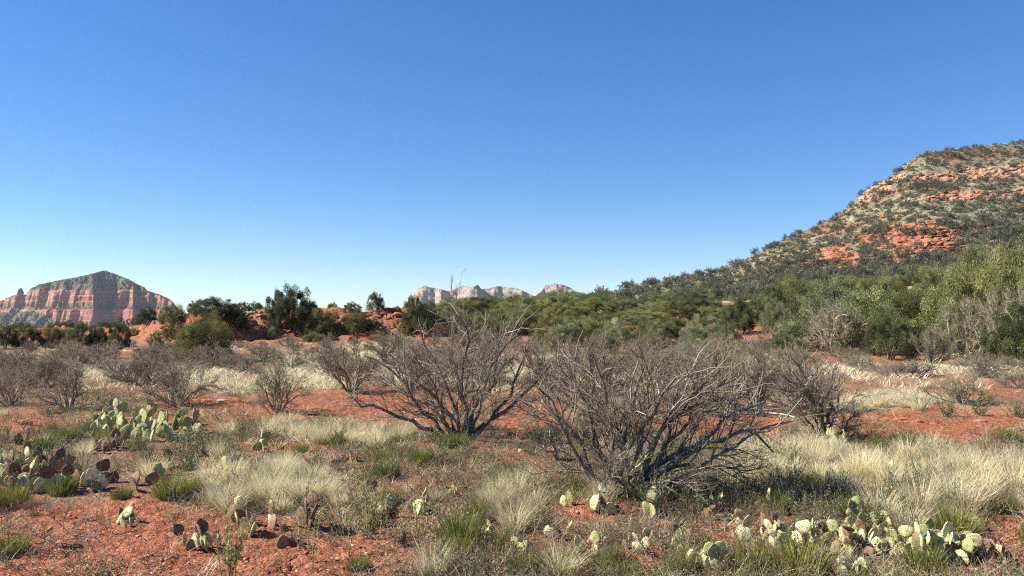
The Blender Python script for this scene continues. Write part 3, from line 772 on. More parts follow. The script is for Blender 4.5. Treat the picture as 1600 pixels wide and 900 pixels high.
# scrub on the mesa slopes
def mesa_scrub():
    X, Y, Z, sl = MESA; rng = np.random.default_rng(9)
    c = np.nonzero((sl.ravel() > .5) & (Z.ravel() > -40) & (X.ravel() < -500))[0]
    c = rng.choice(c, 6500, replace=False)
    x, y, z = X.ravel()[c], Y.ravel()[c], Z.ravel()[c]
    th = np.array([[math.cos(t), math.sin(t)] for t in np.arange(5) * 1.2566])
    V = np.concatenate([np.c_[th * 1.0, np.full(5, -.3)], np.c_[th * .7, np.full(5, .8)], [[0, 0, 1.2]]])
    Q = np.array([[i, (i + 1) % 5, 5 + (i + 1) % 5, 5 + i] for i in range(5)]); T = np.array([[5 + i, 5 + (i + 1) % 5, 10] for i in range(5)])
    S = 1.3 + 1.6 * rng.random(len(x))
    G = merge_scatter([(V, Q, T, np.full(11, .5))], x, y, z, S, rng.random(len(x)) * 6, rng)
    tag(obj('mesa_scrub', G.mesh('mesa_scrub'), M_HJUN, color=(.8, .9, .9)), 'dark scrub speckling the cap and talus of the mesa', 'scrub', None, 'stuff')
mesa_scrub()

# ------------------------------------------------------------------ bare thorny shrubs
LAND = []     # landmarks for labels
def root_at(name, x, y, z, rz=0):
    r = bpy.data.objects.new(name, None); COL.objects.link(r); r.location = (x, y, z); r.rotation_euler = (0, 0, rz); return r

def hero_shrub(px, by, w_px, top, limbs_px, label, nst, seed, short, dens=1.0, levels=(8, 8, 6), r0=.02, tw=.0017, shade=1.0):
    x, y, z = ground_pt(px, by); s = y / FPX; rng = np.random.default_rng(seed)
    limbs = []
    for pts, rr in limbs_px:
        yd = rng.uniform(-.35, .35); q = []
        for j, (a_, b_) in enumerate(pts):
            q.append(((a_ - px) * s, yd * j / len(pts) * 1.6, max((by - b_) * s, -0.03 if j == 0 else .03)))
        limbs.append((q, rr * 1.35))
    lg, tg = bare_shrub_geo(w_px * s, (by - top) * s, rng, limbs, nst, dens, r0, tw, levels)
    r = root_at('bare_shrub', x, y, z); tag(r, label, 'shrub')
    for g in lg: obj('limb', g.mesh('limb', True), M_BARK, r, color=(shade, shade, shade))
    obj('twigs', tg.mesh('twigs'), M_TWIG, r, color=(1, 1, 1))
    LAND.append((short, x, y))
    return r

hero_shrub(720, 684, 170, 476, [
    ([(690, 686), (668, 676), (640, 658), (608, 640), (575, 628), (556, 626)], .030),
    ([(700, 684), (685, 662), (655, 645), (630, 600), (600, 570), (560, 560)], .024),
    ([(705, 682), (700, 665), (672, 648), (650, 640), (636, 630)], .022),
    ([(715, 682), (712, 650), (700, 610), (672, 560), (650, 515)], .022),
    ([(725, 682), (728, 640), (722, 590), (730, 530), (715, 490)], .024),
    ([(732, 682), (740, 645), (765, 600), (780, 540), (790, 500)], .026),
    ([(738, 684), (752, 655), (790, 640), (830, 610), (852, 585), (872, 560)], .030),
    ([(740, 684), (760, 664), (800, 622), (815, 570), (835, 530)], .024),
    ([(736, 682), (748, 630), (770, 570), (810, 520)], .022)],
    'wide bare thorny shrub with dark forked limbs in the middle, on red soil', 10, 61, 'the wide middle shrub', 1.0, (10, 9, 5), .022, .0019, .6)
hero_shrub(985, 775, 205, 524, [
    ([(930, 772), (918, 745), (900, 728), (878, 720), (862, 708), (848, 706)], .024),
    ([(940, 772), (925, 740), (905, 690), (880, 655), (850, 648), (825, 655)], .018),
    ([(960, 770), (945, 720), (930, 660), (905, 610), (870, 560)], .020),
    ([(965, 772), (952, 700), (945, 650), (940, 600), (925, 560)], .019),
    ([(975, 770), (972, 720), (985, 670), (1000, 610), (1010, 572)], .020),
    ([(985, 770), (1005, 740), (1035, 728), (1075, 712), (1120, 700), (1165, 690), (1200, 684), (1236, 722)], .026),
    ([(980, 768), (1000, 742), (1040, 735), (1085, 700), (1120, 668), (1160, 645), (1205, 625)], .026),
    ([(990, 770), (1010, 715), (1040, 680), (1070, 645), (1100, 630), (1145, 634)], .020),
    ([(1000, 770), (1030, 740), (1080, 728), (1130, 735), (1180, 745)], .018),
    ([(1005, 772), (1060, 742), (1120, 715), (1170, 672), (1225, 652)], .018),
    ([(1000, 772), (1040, 700), (1100, 660), (1150, 610), (1180, 590)], .018),
    ([(945, 772), (915, 720), (885, 680), (860, 620), (845, 590)], .017),
    ([(990, 772), (1010, 700), (1030, 650), (1080, 610), (1120, 585)], .017),
    ([(980, 768), (1000, 710), (1005, 660), (1030, 620), (1060, 585), (1090, 565)], .018)],
    'largest near bare shrub with long pale arching limbs reaching low to the right', 9, 62, 'the nearest bare shrub', 1.0, (11, 9, 5), .018, .0016, .8)
hero_shrub(1285, 688, 88, 532, [
    ([(1278, 690), (1290, 670), (1300, 650), (1297, 625), (1300, 590)], .030),
    ([(1285, 688), (1305, 660), (1318, 640), (1330, 610), (1335, 590)], .018),
    ([(1285, 680), (1282, 640), (1262, 620), (1240, 600), (1215, 590)], .018),
    ([(1288, 670), (1276, 620), (1255, 580), (1235, 555)], .016)],
    'dark stemmed bare shrub standing alone at the left end of the right soil patch', 8, 63, 'the dark stemmed shrub', .9, (10, 9, 5), .022, .0019, .55)

# prototypes for the rest
BP = []
for i in range(8):
    rng = np.random.default_rng(800 + i)
    lg, tg = bare_shrub_geo(1.0, 1.0, rng, None, [15, 10, 18, 12, 8, 16, 13, 20][i], 1.0, [.020, .028, .018, .024, .034, .018, .024, .016][i], .0040, [(8, 8, 5), (9, 9, 5), (7, 8, 5), (9, 8, 5), (10, 10, 6), (7, 8, 5), (8, 8, 5), (6, 8, 5)][i])
    G = Geo()
    for g in lg:
        V, Q, T, R = g.arrays(); G.add(V, Q, T, .5)
    m1 = G.mesh('stems', True); m1.materials.append(M_BARK); m2 = tg.mesh('twigs'); m2.materials.append(M_TWIG)
    BP.append((m1, m2))
def bare(px, by, ty, hw, label, group=None, short=None, tint=(1, 1, 1), name='bare_shrub', d=None):
    if d is None: x, y, z = ground_pt(px, by)
    else: x, y, z = at_dist(px, d)
    row_b = HROW + (EYE - z) * FPX / y
    s = y / FPX; h = (row_b - ty) * s * 1.04; w_ = hw * s * 1.26
    r = root_at(name, x, y, z, random.random() * 6.28); tag(r, label, 'shrub', group)
    p = BP[random.randrange(8)]
    obj('stems', p[0], None, r, scale=(w_, w_, h), color=tint); obj('twigs', p[1], None, r, scale=(w_, w_, h), color=tint)
    if short: LAND.append((short, x, y))
PU, BR, GY = (1.1, 1.07, 1.02), (1.2, 1.12, .98), (1.4, 1.37, 1.28)
for a_ in [
 (12, 632, 550, 48, 'bare shrub cut by the left edge of the frame', None, 'the bare shrub at the left edge', GY),
 (108, 640, 546, 60, 'grey brown bare shrub behind the purple prickly pear clump', None, None, GY),
 (62, 606, 546, 48, 'bare shrub filling the gap behind the two leftmost bare shrubs', None, None, PU),
 (276, 634, 543, 74, 'fan shaped bare shrub behind the big green prickly pear', None, 'the fan shaped bare shrub', PU),
 (205, 602, 548, 46, 'small bare shrub left of the fan shaped shrub, on pale grass', None, None, PU),
 (434, 643, 548, 56, 'round dark bare shrub alone on the red soil strip', None, 'the round dark bare shrub', BR),
 (352, 580, 536, 46, 'bare shrub below the broad olive juniper, on pale grass', None, None, PU),
 (300, 572, 534, 45, 'bare shrub directly below the left half of the olive juniper', None, None, PU),
 (452, 578, 530, 38, 'low bare shrub below the tallest open juniper', None, None, PU),
 (412, 566, 534, 36, 'purplish bare shrub between two pale grass patches', None, None, PU),
 (548, 612, 516, 58, 'upright bare shrub on pale grass left of the wide middle shrub', None, 'the upright bare shrub on pale grass', BR),
 (515, 566, 524, 40, 'low bare shrub below the olive juniper of the bank', None, None, PU),
 (600, 566, 522, 42, 'low bare shrub below the bank rock ledges', None, None, PU),
 (640, 610, 500, 60, 'bare shrub behind the left half of the wide middle shrub', None, None, PU),
 (760, 600, 478, 70, 'tall bare shrub behind the crown of the wide middle shrub', None, None, PU),
 (860, 606, 500, 62, 'bare shrub behind the gap between the two biggest shrubs', None, None, BR),
 (930, 620, 510, 66, 'bare shrub behind the left side of the largest near shrub', None, None, PU),
 (1010, 606, 506, 60, 'bare shrub behind the crown of the largest near shrub', None, None, BR),
 (1075, 590, 510, 56, 'bare shrub behind the right side of the largest near shrub', None, None, PU),
 (1120, 636, 520, 62, 'thin bare shrub over the long right limbs of the nearest shrub', None, None, BR),
 (1185, 648, 535, 60, 'bare shrub between the nearest shrub and the dark stemmed one', None, None, PU),
 (1245, 640, 528, 62, 'bare shrub just behind the dark stemmed right shrub', None, None, PU),
 (1180, 560, 508, 42, 'bare purple grey shrub left of the broad grey green tree', None, None, PU),
 (1120, 556, 506, 34, 'bare shrub at the right foot of the middle thicket', None, None, PU),
 (1502, 630, 574, 56, 'low spreading bare shrub on the right with pale grass under it', None, 'the low spreading right shrub', PU),
 (1592, 606, 566, 40, 'low bare shrub at the right edge of the frame', None, None, PU),
 (1455, 572, 508, 34, 'purple bare brush in front of the yellow green tree', None, None, PU),
 (1400, 590, 556, 40, 'flat purplish brush in front of the dark hollow', None, None, PU),
 (1545, 590, 552, 34, 'flat brush below the large olive tree', None, None, PU),
 (-60, 630, 545, 60, 'bare shrub outside the left edge', None, None, PU),
 (150, 570, 540, 40, 'bare shrub far back below the small dark juniper', None, None, PU),
 (30, 572, 540, 44, 'bare shrub far back near the left edge', None, None, PU),
 (95, 566, 538, 40, 'bare shrub far back below the rounded olive juniper', None, None, PU),
 (240, 564, 538, 40, 'bare shrub far back below the face of the red bank', None, None, PU),
]: bare(*a_)
rp = random.Random(99)
pos = []
while len(pos) < 115:
    row = HROW + 45 * (115 / 45) ** (rp.random() ** 1.25); px = rp.uniform(-40, 1640)
    if 1230 < px < 1640 and row > 590: continue
    if 330 < px < 680 and row > 585: continue
    if 120 < px < 330 and row > 600: continue
    if all(abs(px - q[0]) > 24 or abs(row - q[1]) > 6 for q in pos): pos.append((px, row))
pos.sort()
for i, (px, row) in enumerate(pos):
    d = EYE * FPX / (row - HROW); w_ = rp.uniform(.55, 1.1) * FPX / d; hpx = rp.uniform(.45, .95) * FPX / d
    seg = max(0, min(int(px // 200), 8)); k = sum(1 for q in pos[:i] if max(0, int(q[0] // 200)) == seg)
    where = ['below the left mesa cliff', 'below the bank top bushes', 'below the open gnarled juniper', 'behind the wide middle shrub', 'behind the nearest bare shrub', 'below the middle thicket', 'below the broad grey green tree', 'below the right edge trees', 'by the right edge']
    bare(px, row, row - hpx, w_, f'{ORD[k]} low far shrub from the left {where[max(0, min(seg, 8))]}', 'low bare shrubs across the far plain', None, rp.choice([PU, PU, BR, GY]))
for i, (px, ty, hw, d, pr, lab) in enumerate([(1128, 520, 24, 38, 1, 'low green bush at the right foot of the middle thicket'), (1165, 528, 26, 33, 3, 'low green bush in front of the round dark juniper'), (1215, 520, 24, 36, 4, 'grey green bush right of the gap in the trees'),
    (1095, 530, 26, 34, 0, 'low green bush behind the thin shrub over the long limbs'), (1010, 520, 30, 38, 2, 'low green bush behind the crown of the nearest shrub'), (940, 518, 32, 37, 1, 'low green bush behind the left crown of the nearest shrub'), (1208, 468, 24, 50, 2, 'yellow green juniper just right of the round dark juniper'), (1232, 478, 20, 46, 0, 'small juniper filling the right side of the gap before the hill'), (1170, 480, 22, 58, 2, 'small juniper behind the left side of the round dark juniper'), (1100, 492, 34, 47, 0, 'dark ended juniper closing the right side of the middle thicket'), (1085, 505, 30, 42, 2, 'yellow green juniper in front of the dark ended one'), (1140, 508, 22, 44, 4, 'low green bush just left of the round dark juniper'), (1035, 500, 36, 44, 1, 'wide low juniper near the right end of the thicket front'), (960, 498, 38, 44, 0, 'wide low juniper at the centre of the thicket front'), (885, 496, 38, 44, 4, 'wide low juniper behind the gap between the two biggest shrubs'), (1225, 545, 24, 31, 1, 'low green bush left of the skirt of the broad tree'), (1060, 540, 20, 28, 3, 'small thin green bush between the nearest shrub and the thicket')]):
    juniper(px, 0, ty, hw, pr, GG, lab, None, d=d, name='green_shrub', cat='shrub')
for i, (px, ty, hw, d, lab) in enumerate([
 (1585, 402, 74, 28.5, 'tall pale twiggy leafless tree among the right edge trees'),
 (1515, 436, 60, 30.5, 'pale bare thicket of thin branches left of the tall twiggy tree'),
 (1310, 452, 70, 35.5, 'pale bare branches among the foliage of the broad green tree')]):
    bare(px, 0, ty, hw, lab, None, None, (1.35, 1.35, 1.3), 'leafless_tree', d)
# thin sapling twigs rising above the thicket
def sapling():
    x, y, z = at_dist(705, 44); rng = np.random.default_rng(44); s = y / FPX
    base_row = HROW + (EYE - z) * FPX / y; h = (base_row - 420) * s
    r = root_at('leafless_tree', x, y, z); tag(r, 'tall thin leafless sapling with twigs showing above the pale cliffs', 'tree')
    S = np.zeros((7, 3)); D = np.stack([rng.normal(size=7) * .16, rng.normal(size=7) * .16, np.ones(7)], -1)
    P = grow(S, D, h * (.7 + .3 * rng.random(7)), 10, .06, .03, rng); R = taper(np.full(7, .016), np.full(7, .006), 10)
    G = Geo(); tubes(G, P, R, 5); obj('stems', G.mesh('stems', True), M_BARK, r)
    G = Geo(); S, D, L, rr = spawn(P, R, 8, .5, .6, .13, rng, np.full(7, h)); P2 = grow(S, D, L, 5, .15, .1, rng)
    R2 = taper(np.full(len(S), .007), np.full(len(S), .004), 5); tubes(G, P2, R2, 3)
    S, D, L, rr = spawn(P2, R2, 5, .2, .6, .5, rng, L); tubes(G, grow(S, D, L, 3, .1, .1, rng), taper(np.full(len(S), .008), np.full(len(S), .004), 3), 3)
    obj('twigs', G.mesh('twigs'), M_TWIG, r, color=(1, 1, 1))
sapling()

# ------------------------------------------------------------------ prickly pears
def pad_mat():
    m, t, b = mat_new('cactus_pad', 0.65, 0.25)
    tc = N(t, 'ShaderNodeTexCoord').outputs['Object']
    oi = N(t, 'ShaderNodeObjectInfo')
    n1 = noise(t, tc, 3.5, 4)
    c = mix(t, 1.0, oi.outputs['Color'], ramp(t, n1, [(0.3, (.5, .48, .40)), (0.5, (.95, .95, .9)), (0.65, (1.2, 1.18, 1.1))]), 'MULTIPLY')
    # diagonal lattice of dark areoles
    sep = N(t, 'ShaderNodeSeparateXYZ'); t.links.new(tc, sep.inputs[0])
    k = 21.0
    u = math_n(t, 'MULTIPLY', math_n(t, 'ADD', sep.outputs[0], sep.outputs[2]), k); v = math_n(t, 'MULTIPLY', math_n(t, 'SUBTRACT', sep.outputs[0], sep.outputs[2]), k)
    su = math_n(t, 'ABSOLUTE', math_n(t, 'SINE', u)); sv = math_n(t, 'ABSOLUTE', math_n(t, 'SINE', v))
    dots = math_n(t, 'GREATER_THAN', math_n(t, 'MULTIPLY', su, sv), 0.72)
    c = mix(t, math_n(t, 'MULTIPLY', dots, .85), c, (.075, .045, .028))
    # brown scarring toward the base
    sc = math_n(t, 'ADD', math_n(t, 'MULTIPLY', sep.outputs[2], -2.2), math_n(t, 'MULTIPLY', noise(t, tc, 5, 5), 1.6))
    c = mix(t, ramp(t, sc, [(0.35, (0,) * 3), (0.7, (.75,) * 3)]), c, (.20, .13, .08))
    t.links.new(c, b.inputs['Base Color'])
    bp = N(t, 'ShaderNodeBump'); bp.inputs['Strength'].default_value = .4; bp.inputs['Distance'].default_value = .02
    t.links.new(n1, bp.inputs['Height']); t.links.new(bp.outputs[0], b.inputs['Normal'])
    return m
M_PAD = pad_mat()
ms_, t_, b_ = mat_new('spines', .6); b_.inputs['Base Color'].default_value = (.55, .42, .26, 1); M_SPINE = ms_
def pad_mesh(seed):
    rng = np.random.default_rng(seed); nu, nv = 16, 11; V = []
    wv = .82 + .16 * rng.random(); bend = .10 * rng.normal(); skew = .08 * rng.normal()
    for i in range(nv):
        t = i / (nv - 1); z = t
        wdt = wv * .5 * (math.sin(math.pi * min(t, 1) ** .78)) ** .62 if 0 < t < 1 else 0.0
        if i == 0: wdt = .07
        th = .075 * (math.sin(math.pi * min(t * .95 + .03, 1))) ** .5 + .004
        if i == nv - 1: wdt, th = .02, .01
        for j in range(nu):
            a = 2 * math.pi * j / nu; ca, sa = math.cos(a), math.sin(a)
            x = wdt * ca * (1 + .05 * math.sin(3 * t * 3 + seed)) + skew * t * t; y = th * sa * (abs(sa) ** -.2 if abs(sa) > .05 else 1) + bend * (t - .5) ** 2 * 2
            V.append((x, y, z))
    Q = []
    for i in range(nv - 1):
        for j in range(nu):
            Q.append((i * nu + j, i * nu + (j + 1) % nu, (i + 1) * nu + (j + 1) % nu, (i + 1) * nu + j))
    n0 = len(V); V.append((0, 0, -.02)); V.append((skew, 0, 1.005))
    T = [(j, n0, (j + 1) % nu) for j in range(nu)] + [((nv - 1) * nu + j, (nv - 1) * nu + (j + 1) % nu, n0 + 1) for j in range(nu)]
    T = [t[::-1] if k < nu else t for k, t in enumerate(T)]
    nb = len(Q) + len(T)
    V = np.array(V)
    # spines: slim spikes standing on both faces and the rim
    ns = 110; k = rng.integers(nu, (nv - 1) * nu, ns); base = V[k]
    outw = norm(np.stack([base[:, 0] * 1.2, base[:, 1] * 9, (base[:, 2] - .55) * 1.0], -1) + rng.normal(size=(ns, 3)) * .55)
    sd = norm(np.cross(outw, rng.normal(size=(ns, 3)))) * .010
    tip = base + outw * (.07 + .09 * rng.random(ns))[:, None]
    SV = np.stack([base - sd, base + sd, tip], 1).reshape(-1, 3); ST = np.arange(ns * 3).reshape(-1, 3) + len(V)
    me = mesh_np('pad', np.concatenate([V, SV]), np.array(Q), np.concatenate([np.array(T), ST]))
    me.materials.append(M_PAD); me.materials.append(M_SPINE)
    mi = np.zeros(len(me.polygons), np.int32); mi[-ns:] = 1; me.polygons.foreach_set('material_index', mi)
    sm = np.ones(len(me.polygons), bool); sm[-ns:] = False; me.polygons.foreach_set('use_smooth', sm)
    return me
PADS = [pad_mesh(s) for s in range(7)]
CACT = []
def near_cactus(px, py):
    m = np.zeros(np.shape(px), bool)
    for a_, b_, c_, d_ in CACT: m |= (px > a_ - 12) & (px < b_ + 12) & (py > c_ - 4) & (py < d_ + 34)
    return m
def cactus(px0, px1, by0, by1, n, size_px, cols, label, short=None, group=None, name='prickly_pear', upright=.3, face=-.6):
    """pads sprawl over the ground patch between the pixel columns px0..px1 and rows by0..by1"""
    rr = random.Random(label); CACT.append((px0, px1, by0, by1))
    cx, cy, cz = ground_pt((px0 + px1) / 2, (by0 + by1) / 2)
    r = root_at(name, cx, cy, cz); tag(r, label, 'cactus', group)
    s = size_px * .90 * cy / FPX; n = int(n * 1.3)
    made = 0
    mats = []
    while made < n:
        if mats and rr.random() < .45:
            Mp, sp, lv = rr.choice(mats[-8:]) 
            if lv >= 2 or (lv == 1 and rr.random() < .6): continue
            side = rr.choice((-1, 1)) * rr.uniform(.05, .95)
            off = Matrix.Translation((side * .36 * sp, rr.uniform(-.03, .03) * sp, (.97 - .28 * side * side) * sp))
            loc = Mp @ off @ Matrix.Rotation(rr.uniform(-1.0, 1.0), 4, 'Z') @ Matrix.Rotation(side * .7 + rr.uniform(-.2, .2), 4, 'Y') @ Matrix.Rotation(rr.uniform(-.3, .3), 4, 'X')
            sn = sp * rr.uniform(.72, .98); lv += 1
        else:
            px, py = rr.uniform(px0, px1), rr.uniform(by0, by1); x, y, z = ground_pt(px, py)
            sn = s * rr.uniform(.75, 1.2); lv = 0
            loc = Matrix.Translation((x - cx, y - cy, z - cz - .03 * sn)) @ Matrix.Rotation(face + rr.uniform(-1.1, 1.1), 4, 'Z') @ Matrix.Rotation(rr.uniform(-.4, .4), 4, 'Y') @ Matrix.Rotation(rr.uniform(-upright, upright) * 1.2, 4, 'X')
        mats.append((loc, sn, lv))
        o = bpy.data.objects.new('pad', rr.choice(PADS)); COL.objects.link(o); o.parent = r
        o.matrix_local = loc @ Matrix.Diagonal((sn, sn, sn, 1))
        c = rr.choice(cols); v = rr.uniform(.8, 1.15); o.color = (c[0] * v, c[1] * v, c[2] * v, 1)
        made += 1
    if short: LAND.append((short, cx, cy))
    return r
CRM, PGR, GRN, PUR, BRN = (.64, .62, .34), (.47, .48, .22), (.33, .36, .14), (.16, .085, .062), (.25, .16, .10)
cactus(148, 312, 662, 692, 84, 22.5, [PGR, PGR, GRN, GRN, CRM, GRN], 'big mounded green prickly pear on the left behind the purple clump', 'the big green prickly pear', upright=.25, face=-.9)
cactus(0, 122, 740, 772, 46, 27, [PUR, PUR, BRN, BRN, CRM, PGR, GRN], 'purple brown prickly pear clump sprawling from the left edge', 'the purple prickly pear clump', face=.5)
cactus(-90, -5, 745, 790, 14, 28, [PUR, BRN], 'purple prickly pear outside the left edge of the frame')
cactus(132, 178, 752, 768, 8, 27, [CRM, PUR, BRN], 'pale rimmed prickly pear just right of the purple clump', None, face=.6)
cactus(205, 240, 756, 770, 4, 27, [GRN, BRN, BRN], 'prickly pear with one round upright pad beside the yellow green bush', None)
cactus(176, 216, 812, 826, 5, 22, [BRN, PUR, CRM], 'lone tiny brown prickly pear on open red soil', 'the lone tiny prickly pear', upright=.5)
cactus(290, 338, 848, 864, 9, 28, [BRN, GRN, CRM, PUR], 'brown and cream prickly pear beside the tall leafy weed at the bottom', 'the brown and cream prickly pear')
cactus(360, 428, 806, 840, 10, 28, [CRM, CRM, BRN], 'cream padded prickly pear among dry grass right of the tall leafy weed', 'the cream padded prickly pear')
cactus(470, 494, 808, 836, 5, 33, [PUR, BRN], 'dark purple prickly pear of few large pads at the edge of the red soil', 'the dark purple few padded prickly pear')
cactus(640, 672, 796, 806, 5, 25, [CRM, PGR, BRN], 'pale pair of prickly pear pads on litter below the middle shrub', 'the pale pair of pads')
cactus(515, 560, 722, 734, 9, 17, [PUR, BRN], 'small purplish prickly pear buried in dry grass', 'the small purplish prickly pear')
cactus(834, 842, 782, 786, 2, 24, [CRM], 'single cream oval pad left of the red soil mounds')
cactus(882, 896, 788, 794, 3, 24, [CRM, GRN], 'cream pads standing beside the left red soil mound')
cactus(918, 962, 794, 806, 7, 26, [PUR, BRN, CRM], 'dark and cream prickly pear on top of the red soil mounds', 'the prickly pear on the red mounds')
cactus(1002, 1042, 802, 816, 6, 27, [CRM, PGR, GRN], 'prickly pear with a big cream green pad under the nearest shrub', 'the prickly pear under the nearest shrub')
cactus(1112, 1135, 786, 796, 4, 22, [CRM, CRM, PGR], 'cream round pads in the shadow under the long right limbs')
cactus(1150, 1186, 826, 850, 4, 30, [CRM, PGR], 'two tall striped cream pads leaning right of the bare twig litter', 'the tall striped leaning pads')
cactus(1080, 1142, 872, 896, 9, 28, [CRM, PGR], 'pale cream prickly pear at the bottom edge right of centre', 'the cream prickly pear at the bottom')
cactus(1190, 1285, 835, 860, 26, 26, [CRM, CRM, PGR, BRN], 'cream prickly pear at the left end of the big right clump', 'the left end of the big right clump')
cactus(1290, 1400, 838, 878, 38, 27, [PGR, GRN, CRM, BRN], 'green grey prickly pear in the middle of the big right clump', 'the middle of the big right clump')
cactus(1405, 1535, 850, 886, 42, 29, [PGR, GRN, CRM, BRN], 'large padded prickly pear at the right end of the big right clump', 'the right end of the big right clump')
cactus(1290, 1352, 896, 905, 6, 28, [CRM], 'bright cream pads cut by the bottom edge below the right clump')
cactus(1288, 1350, 690, 698, 9, 15, [CRM, PGR, PUR], 'small far prickly pear at the foot of the dark stemmed shrub')
cactus(1356, 1392, 745, 752, 5, 15, [CRM, CRM], 'small cream pads in the dry grass below the dark stemmed shrub')
for i, (a_, b_, c_, d_, n_, q_, cl_, lb_) in enumerate([
    (742, 770, 836, 846, 5, 20, [CRM, PGR], 'few cream pads right of the bright green bush'), (560, 590, 770, 778, 5, 18, [BRN, PUR], 'small brown prickly pear in litter left of the bushy weed'),
    (395, 420, 700, 706, 5, 17, [GRN, PGR], 'small green prickly pear by the grey green bushes at left'), (20, 60, 690, 696, 6, 16, [PGR, BRN], 'small prickly pear above the purple clump at left'),
    (335, 360, 740, 748, 6, 18, [PGR, CRM], 'cream edged pads in the dry grass right of the yellow green bush'), (690, 715, 770, 778, 5, 17, [PGR, BRN], 'low dull pads between the two biggest shrubs in front'),
    (620, 650, 850, 860, 5, 20, [BRN, PGR], 'low brown green pads near the bottom left of centre'), (800, 830, 860, 870, 5, 20, [PGR, BRN], 'low dull pads near the bottom centre'),
    (905, 935, 866, 876, 6, 22, [PGR, CRM], 'green cream pads below the red soil mounds'), (1045, 1075, 838, 846, 5, 21, [PGR, BRN], 'pads among dead bushes left of the tall striped pads'),
    (1440, 1475, 745, 752, 6, 15, [CRM, PGR], 'small pads in the tall dry grass on the right'), (1545, 1590, 870, 882, 6, 24, [PGR, BRN], 'green brown pads by the right edge at the bottom'),
    (1310, 1345, 822, 830, 6, 21, [PGR, GRN], 'green pads just behind the big right clump'), (1225, 1260, 880, 890, 6, 24, [PGR, GRN], 'green pads between the tall green bushes at the bottom'),
    (150, 200, 700, 712, 9, 19, [PUR, BRN, PGR], 'purple brown pads between the big green mound and the purple clump'), (40, 110, 720, 732, 12, 20, [PUR, BRN, CRM], 'upper tier of brown pads behind the purple clump'),
    (440, 470, 846, 858, 6, 22, [BRN, PUR], 'low brown pads on red soil below the cream padded prickly pear'), (595, 625, 806, 814, 5, 20, [CRM, BRN], 'cream and brown pads right of the bushy weed on red soil'),
    (855, 885, 836, 846, 6, 21, [PGR, PUR], 'pads below the left red soil mound'), (975, 1010, 856, 868, 6, 22, [BRN, CRM], 'brown and cream pads left of the cream prickly pear at the bottom'),
    (1085, 1110, 806, 814, 5, 20, [PUR, BRN], 'brown pads in the shade right of the prickly pear under the nearest shrub'), (1500, 1530, 826, 836, 5, 20, [PGR, CRM], 'pads behind the right end of the big right clump'),
    (250, 285, 728, 736, 5, 18, [BRN, GRN], 'brown green pads left of the dry grass bed')]):
    cactus(a_, b_, c_, d_, n_, q_, cl_, lb_)
cactus(1180, 1240, 790, 806, 7, 20, [CRM, GRN, BRN], 'prickly pear half hidden in the dark shade right of the nearest shrub')

# ------------------------------------------------------------------ tufts, small bushes and weeds as things
def proto_tuft(seed, n, rb, h, sp, wd, mat, name, var, dome=0, curve=.35):
    g = Geo(); blades(g, n, rb, h, sp, wd, np.random.default_rng(seed), dome, curve, var); me = g.mesh(name); me.materials.append(mat); return me, g.arrays()
STRAWP = [proto_tuft(900 + i, 280, .10, .46, .75, .0024, M_STRAW, 'bunchgrass', (.15, 1)) for i in range(4)]
GREENP = [proto_tuft(920 + i, 650, .15, .36, .75, .0030, M_GREEN, 'green_bush', (.1, 1), 1.0, .15) for i in range(4)]
def sage_proto(seed, n=26, leaf=.020, per=26):
    rng = np.random.default_rng(seed); G = Geo()
    S = rng.normal(size=(n, 3)) * .04; S[:, 2] = 0; tl = rng.normal(size=(n, 2)) * .5
    P = grow(S, np.c_[tl, np.ones(n)], .18 + .2 * rng.random(n), 5, .12, .03, rng); R = taper(np.full(n, .0028), np.full(n, .001), 5)
    tubes(G, P, R, 3, np.full(n, .15))
    S, D, L, rr = spawn(P, R, per, .15, .9, .3, rng, np.full(n, .3)); leaflets(G, S, D + np.array([0, 0, .3]), leaf * (.6 + rng.random(len(S))), leaf * .42 + 0 * L, rng, rng.random(len(S)))
    me = G.mesh('sage_bush'); me.materials.append(M_SAGE); return me, G.arrays()
SAGEP = [sage_proto(940 + i) for i in range(3)]
def twiggy_proto(seed, w_=.26, h_=.26):
    rng = np.random.default_rng(seed); lg, tg = bare_shrub_geo(w_, h_, rng, None, 12, 1, .004, .0016, (5, 4, 2)); G = Geo()
    for g in lg + [tg]:
        V, Q, T, R = g.arrays(); G.add(V, Q, T, R)
    me = G.mesh('dead_bush'); me.materials.append(M_DEAD); return me, G.arrays()
DEADP = [twiggy_proto(960 + i) for i in range(3)]

def landmark_label(kind, items):
    """every scattered plant gets a label by its nearest landmark, side and rank"""
    cells = {}
    for it in items:
        o, x, y = it
        s, lx, ly = min(LAND, key=lambda L: math.hypot(L[1] - x, (L[2] - y)))
        ax, ay = x / y * 20, math.log(y) * 20; bx, by = lx / ly * 20, math.log(ly) * 20
        dx, dy = ax - bx, ay - by
        side = ('right of' if dx > 0 else 'left of') if abs(dx) > abs(dy) * .6 else ('behind' if dy > 0 else 'in front of')
        cells.setdefault((s, side), []).append((math.hypot(x - lx, y - ly), o))
    for (s, side), L in cells.items():
        L.sort(key=lambda q: q[0])
        for i, (_, o) in enumerate(L):
            o['label'] = f'{"nearest" if i == 0 else ORD[i]} {kind} {side} {s}'

def place_things(name, cat, group, kind, spots, protos, colf, rng):
    items = []
    for (px, py, s) in spots:
        x, y, z = ground_pt(px, py)
        me = protos[int(rng.integers(len(protos)))][0]
        o = bpy.data.objects.new(name, me); COL.objects.link(o)
        o.location = (x, y, z - .01); o.rotation_euler = (0, 0, rng.random() * 6.28); o.scale = (s, s, s * rng.uniform(.85, 1.15))
        o.color = (*colf(rng), 1); tag(o, None, cat, group); items.append((o, x, y))
    landmark_label(kind, items)
rng = np.random.default_rng(71)
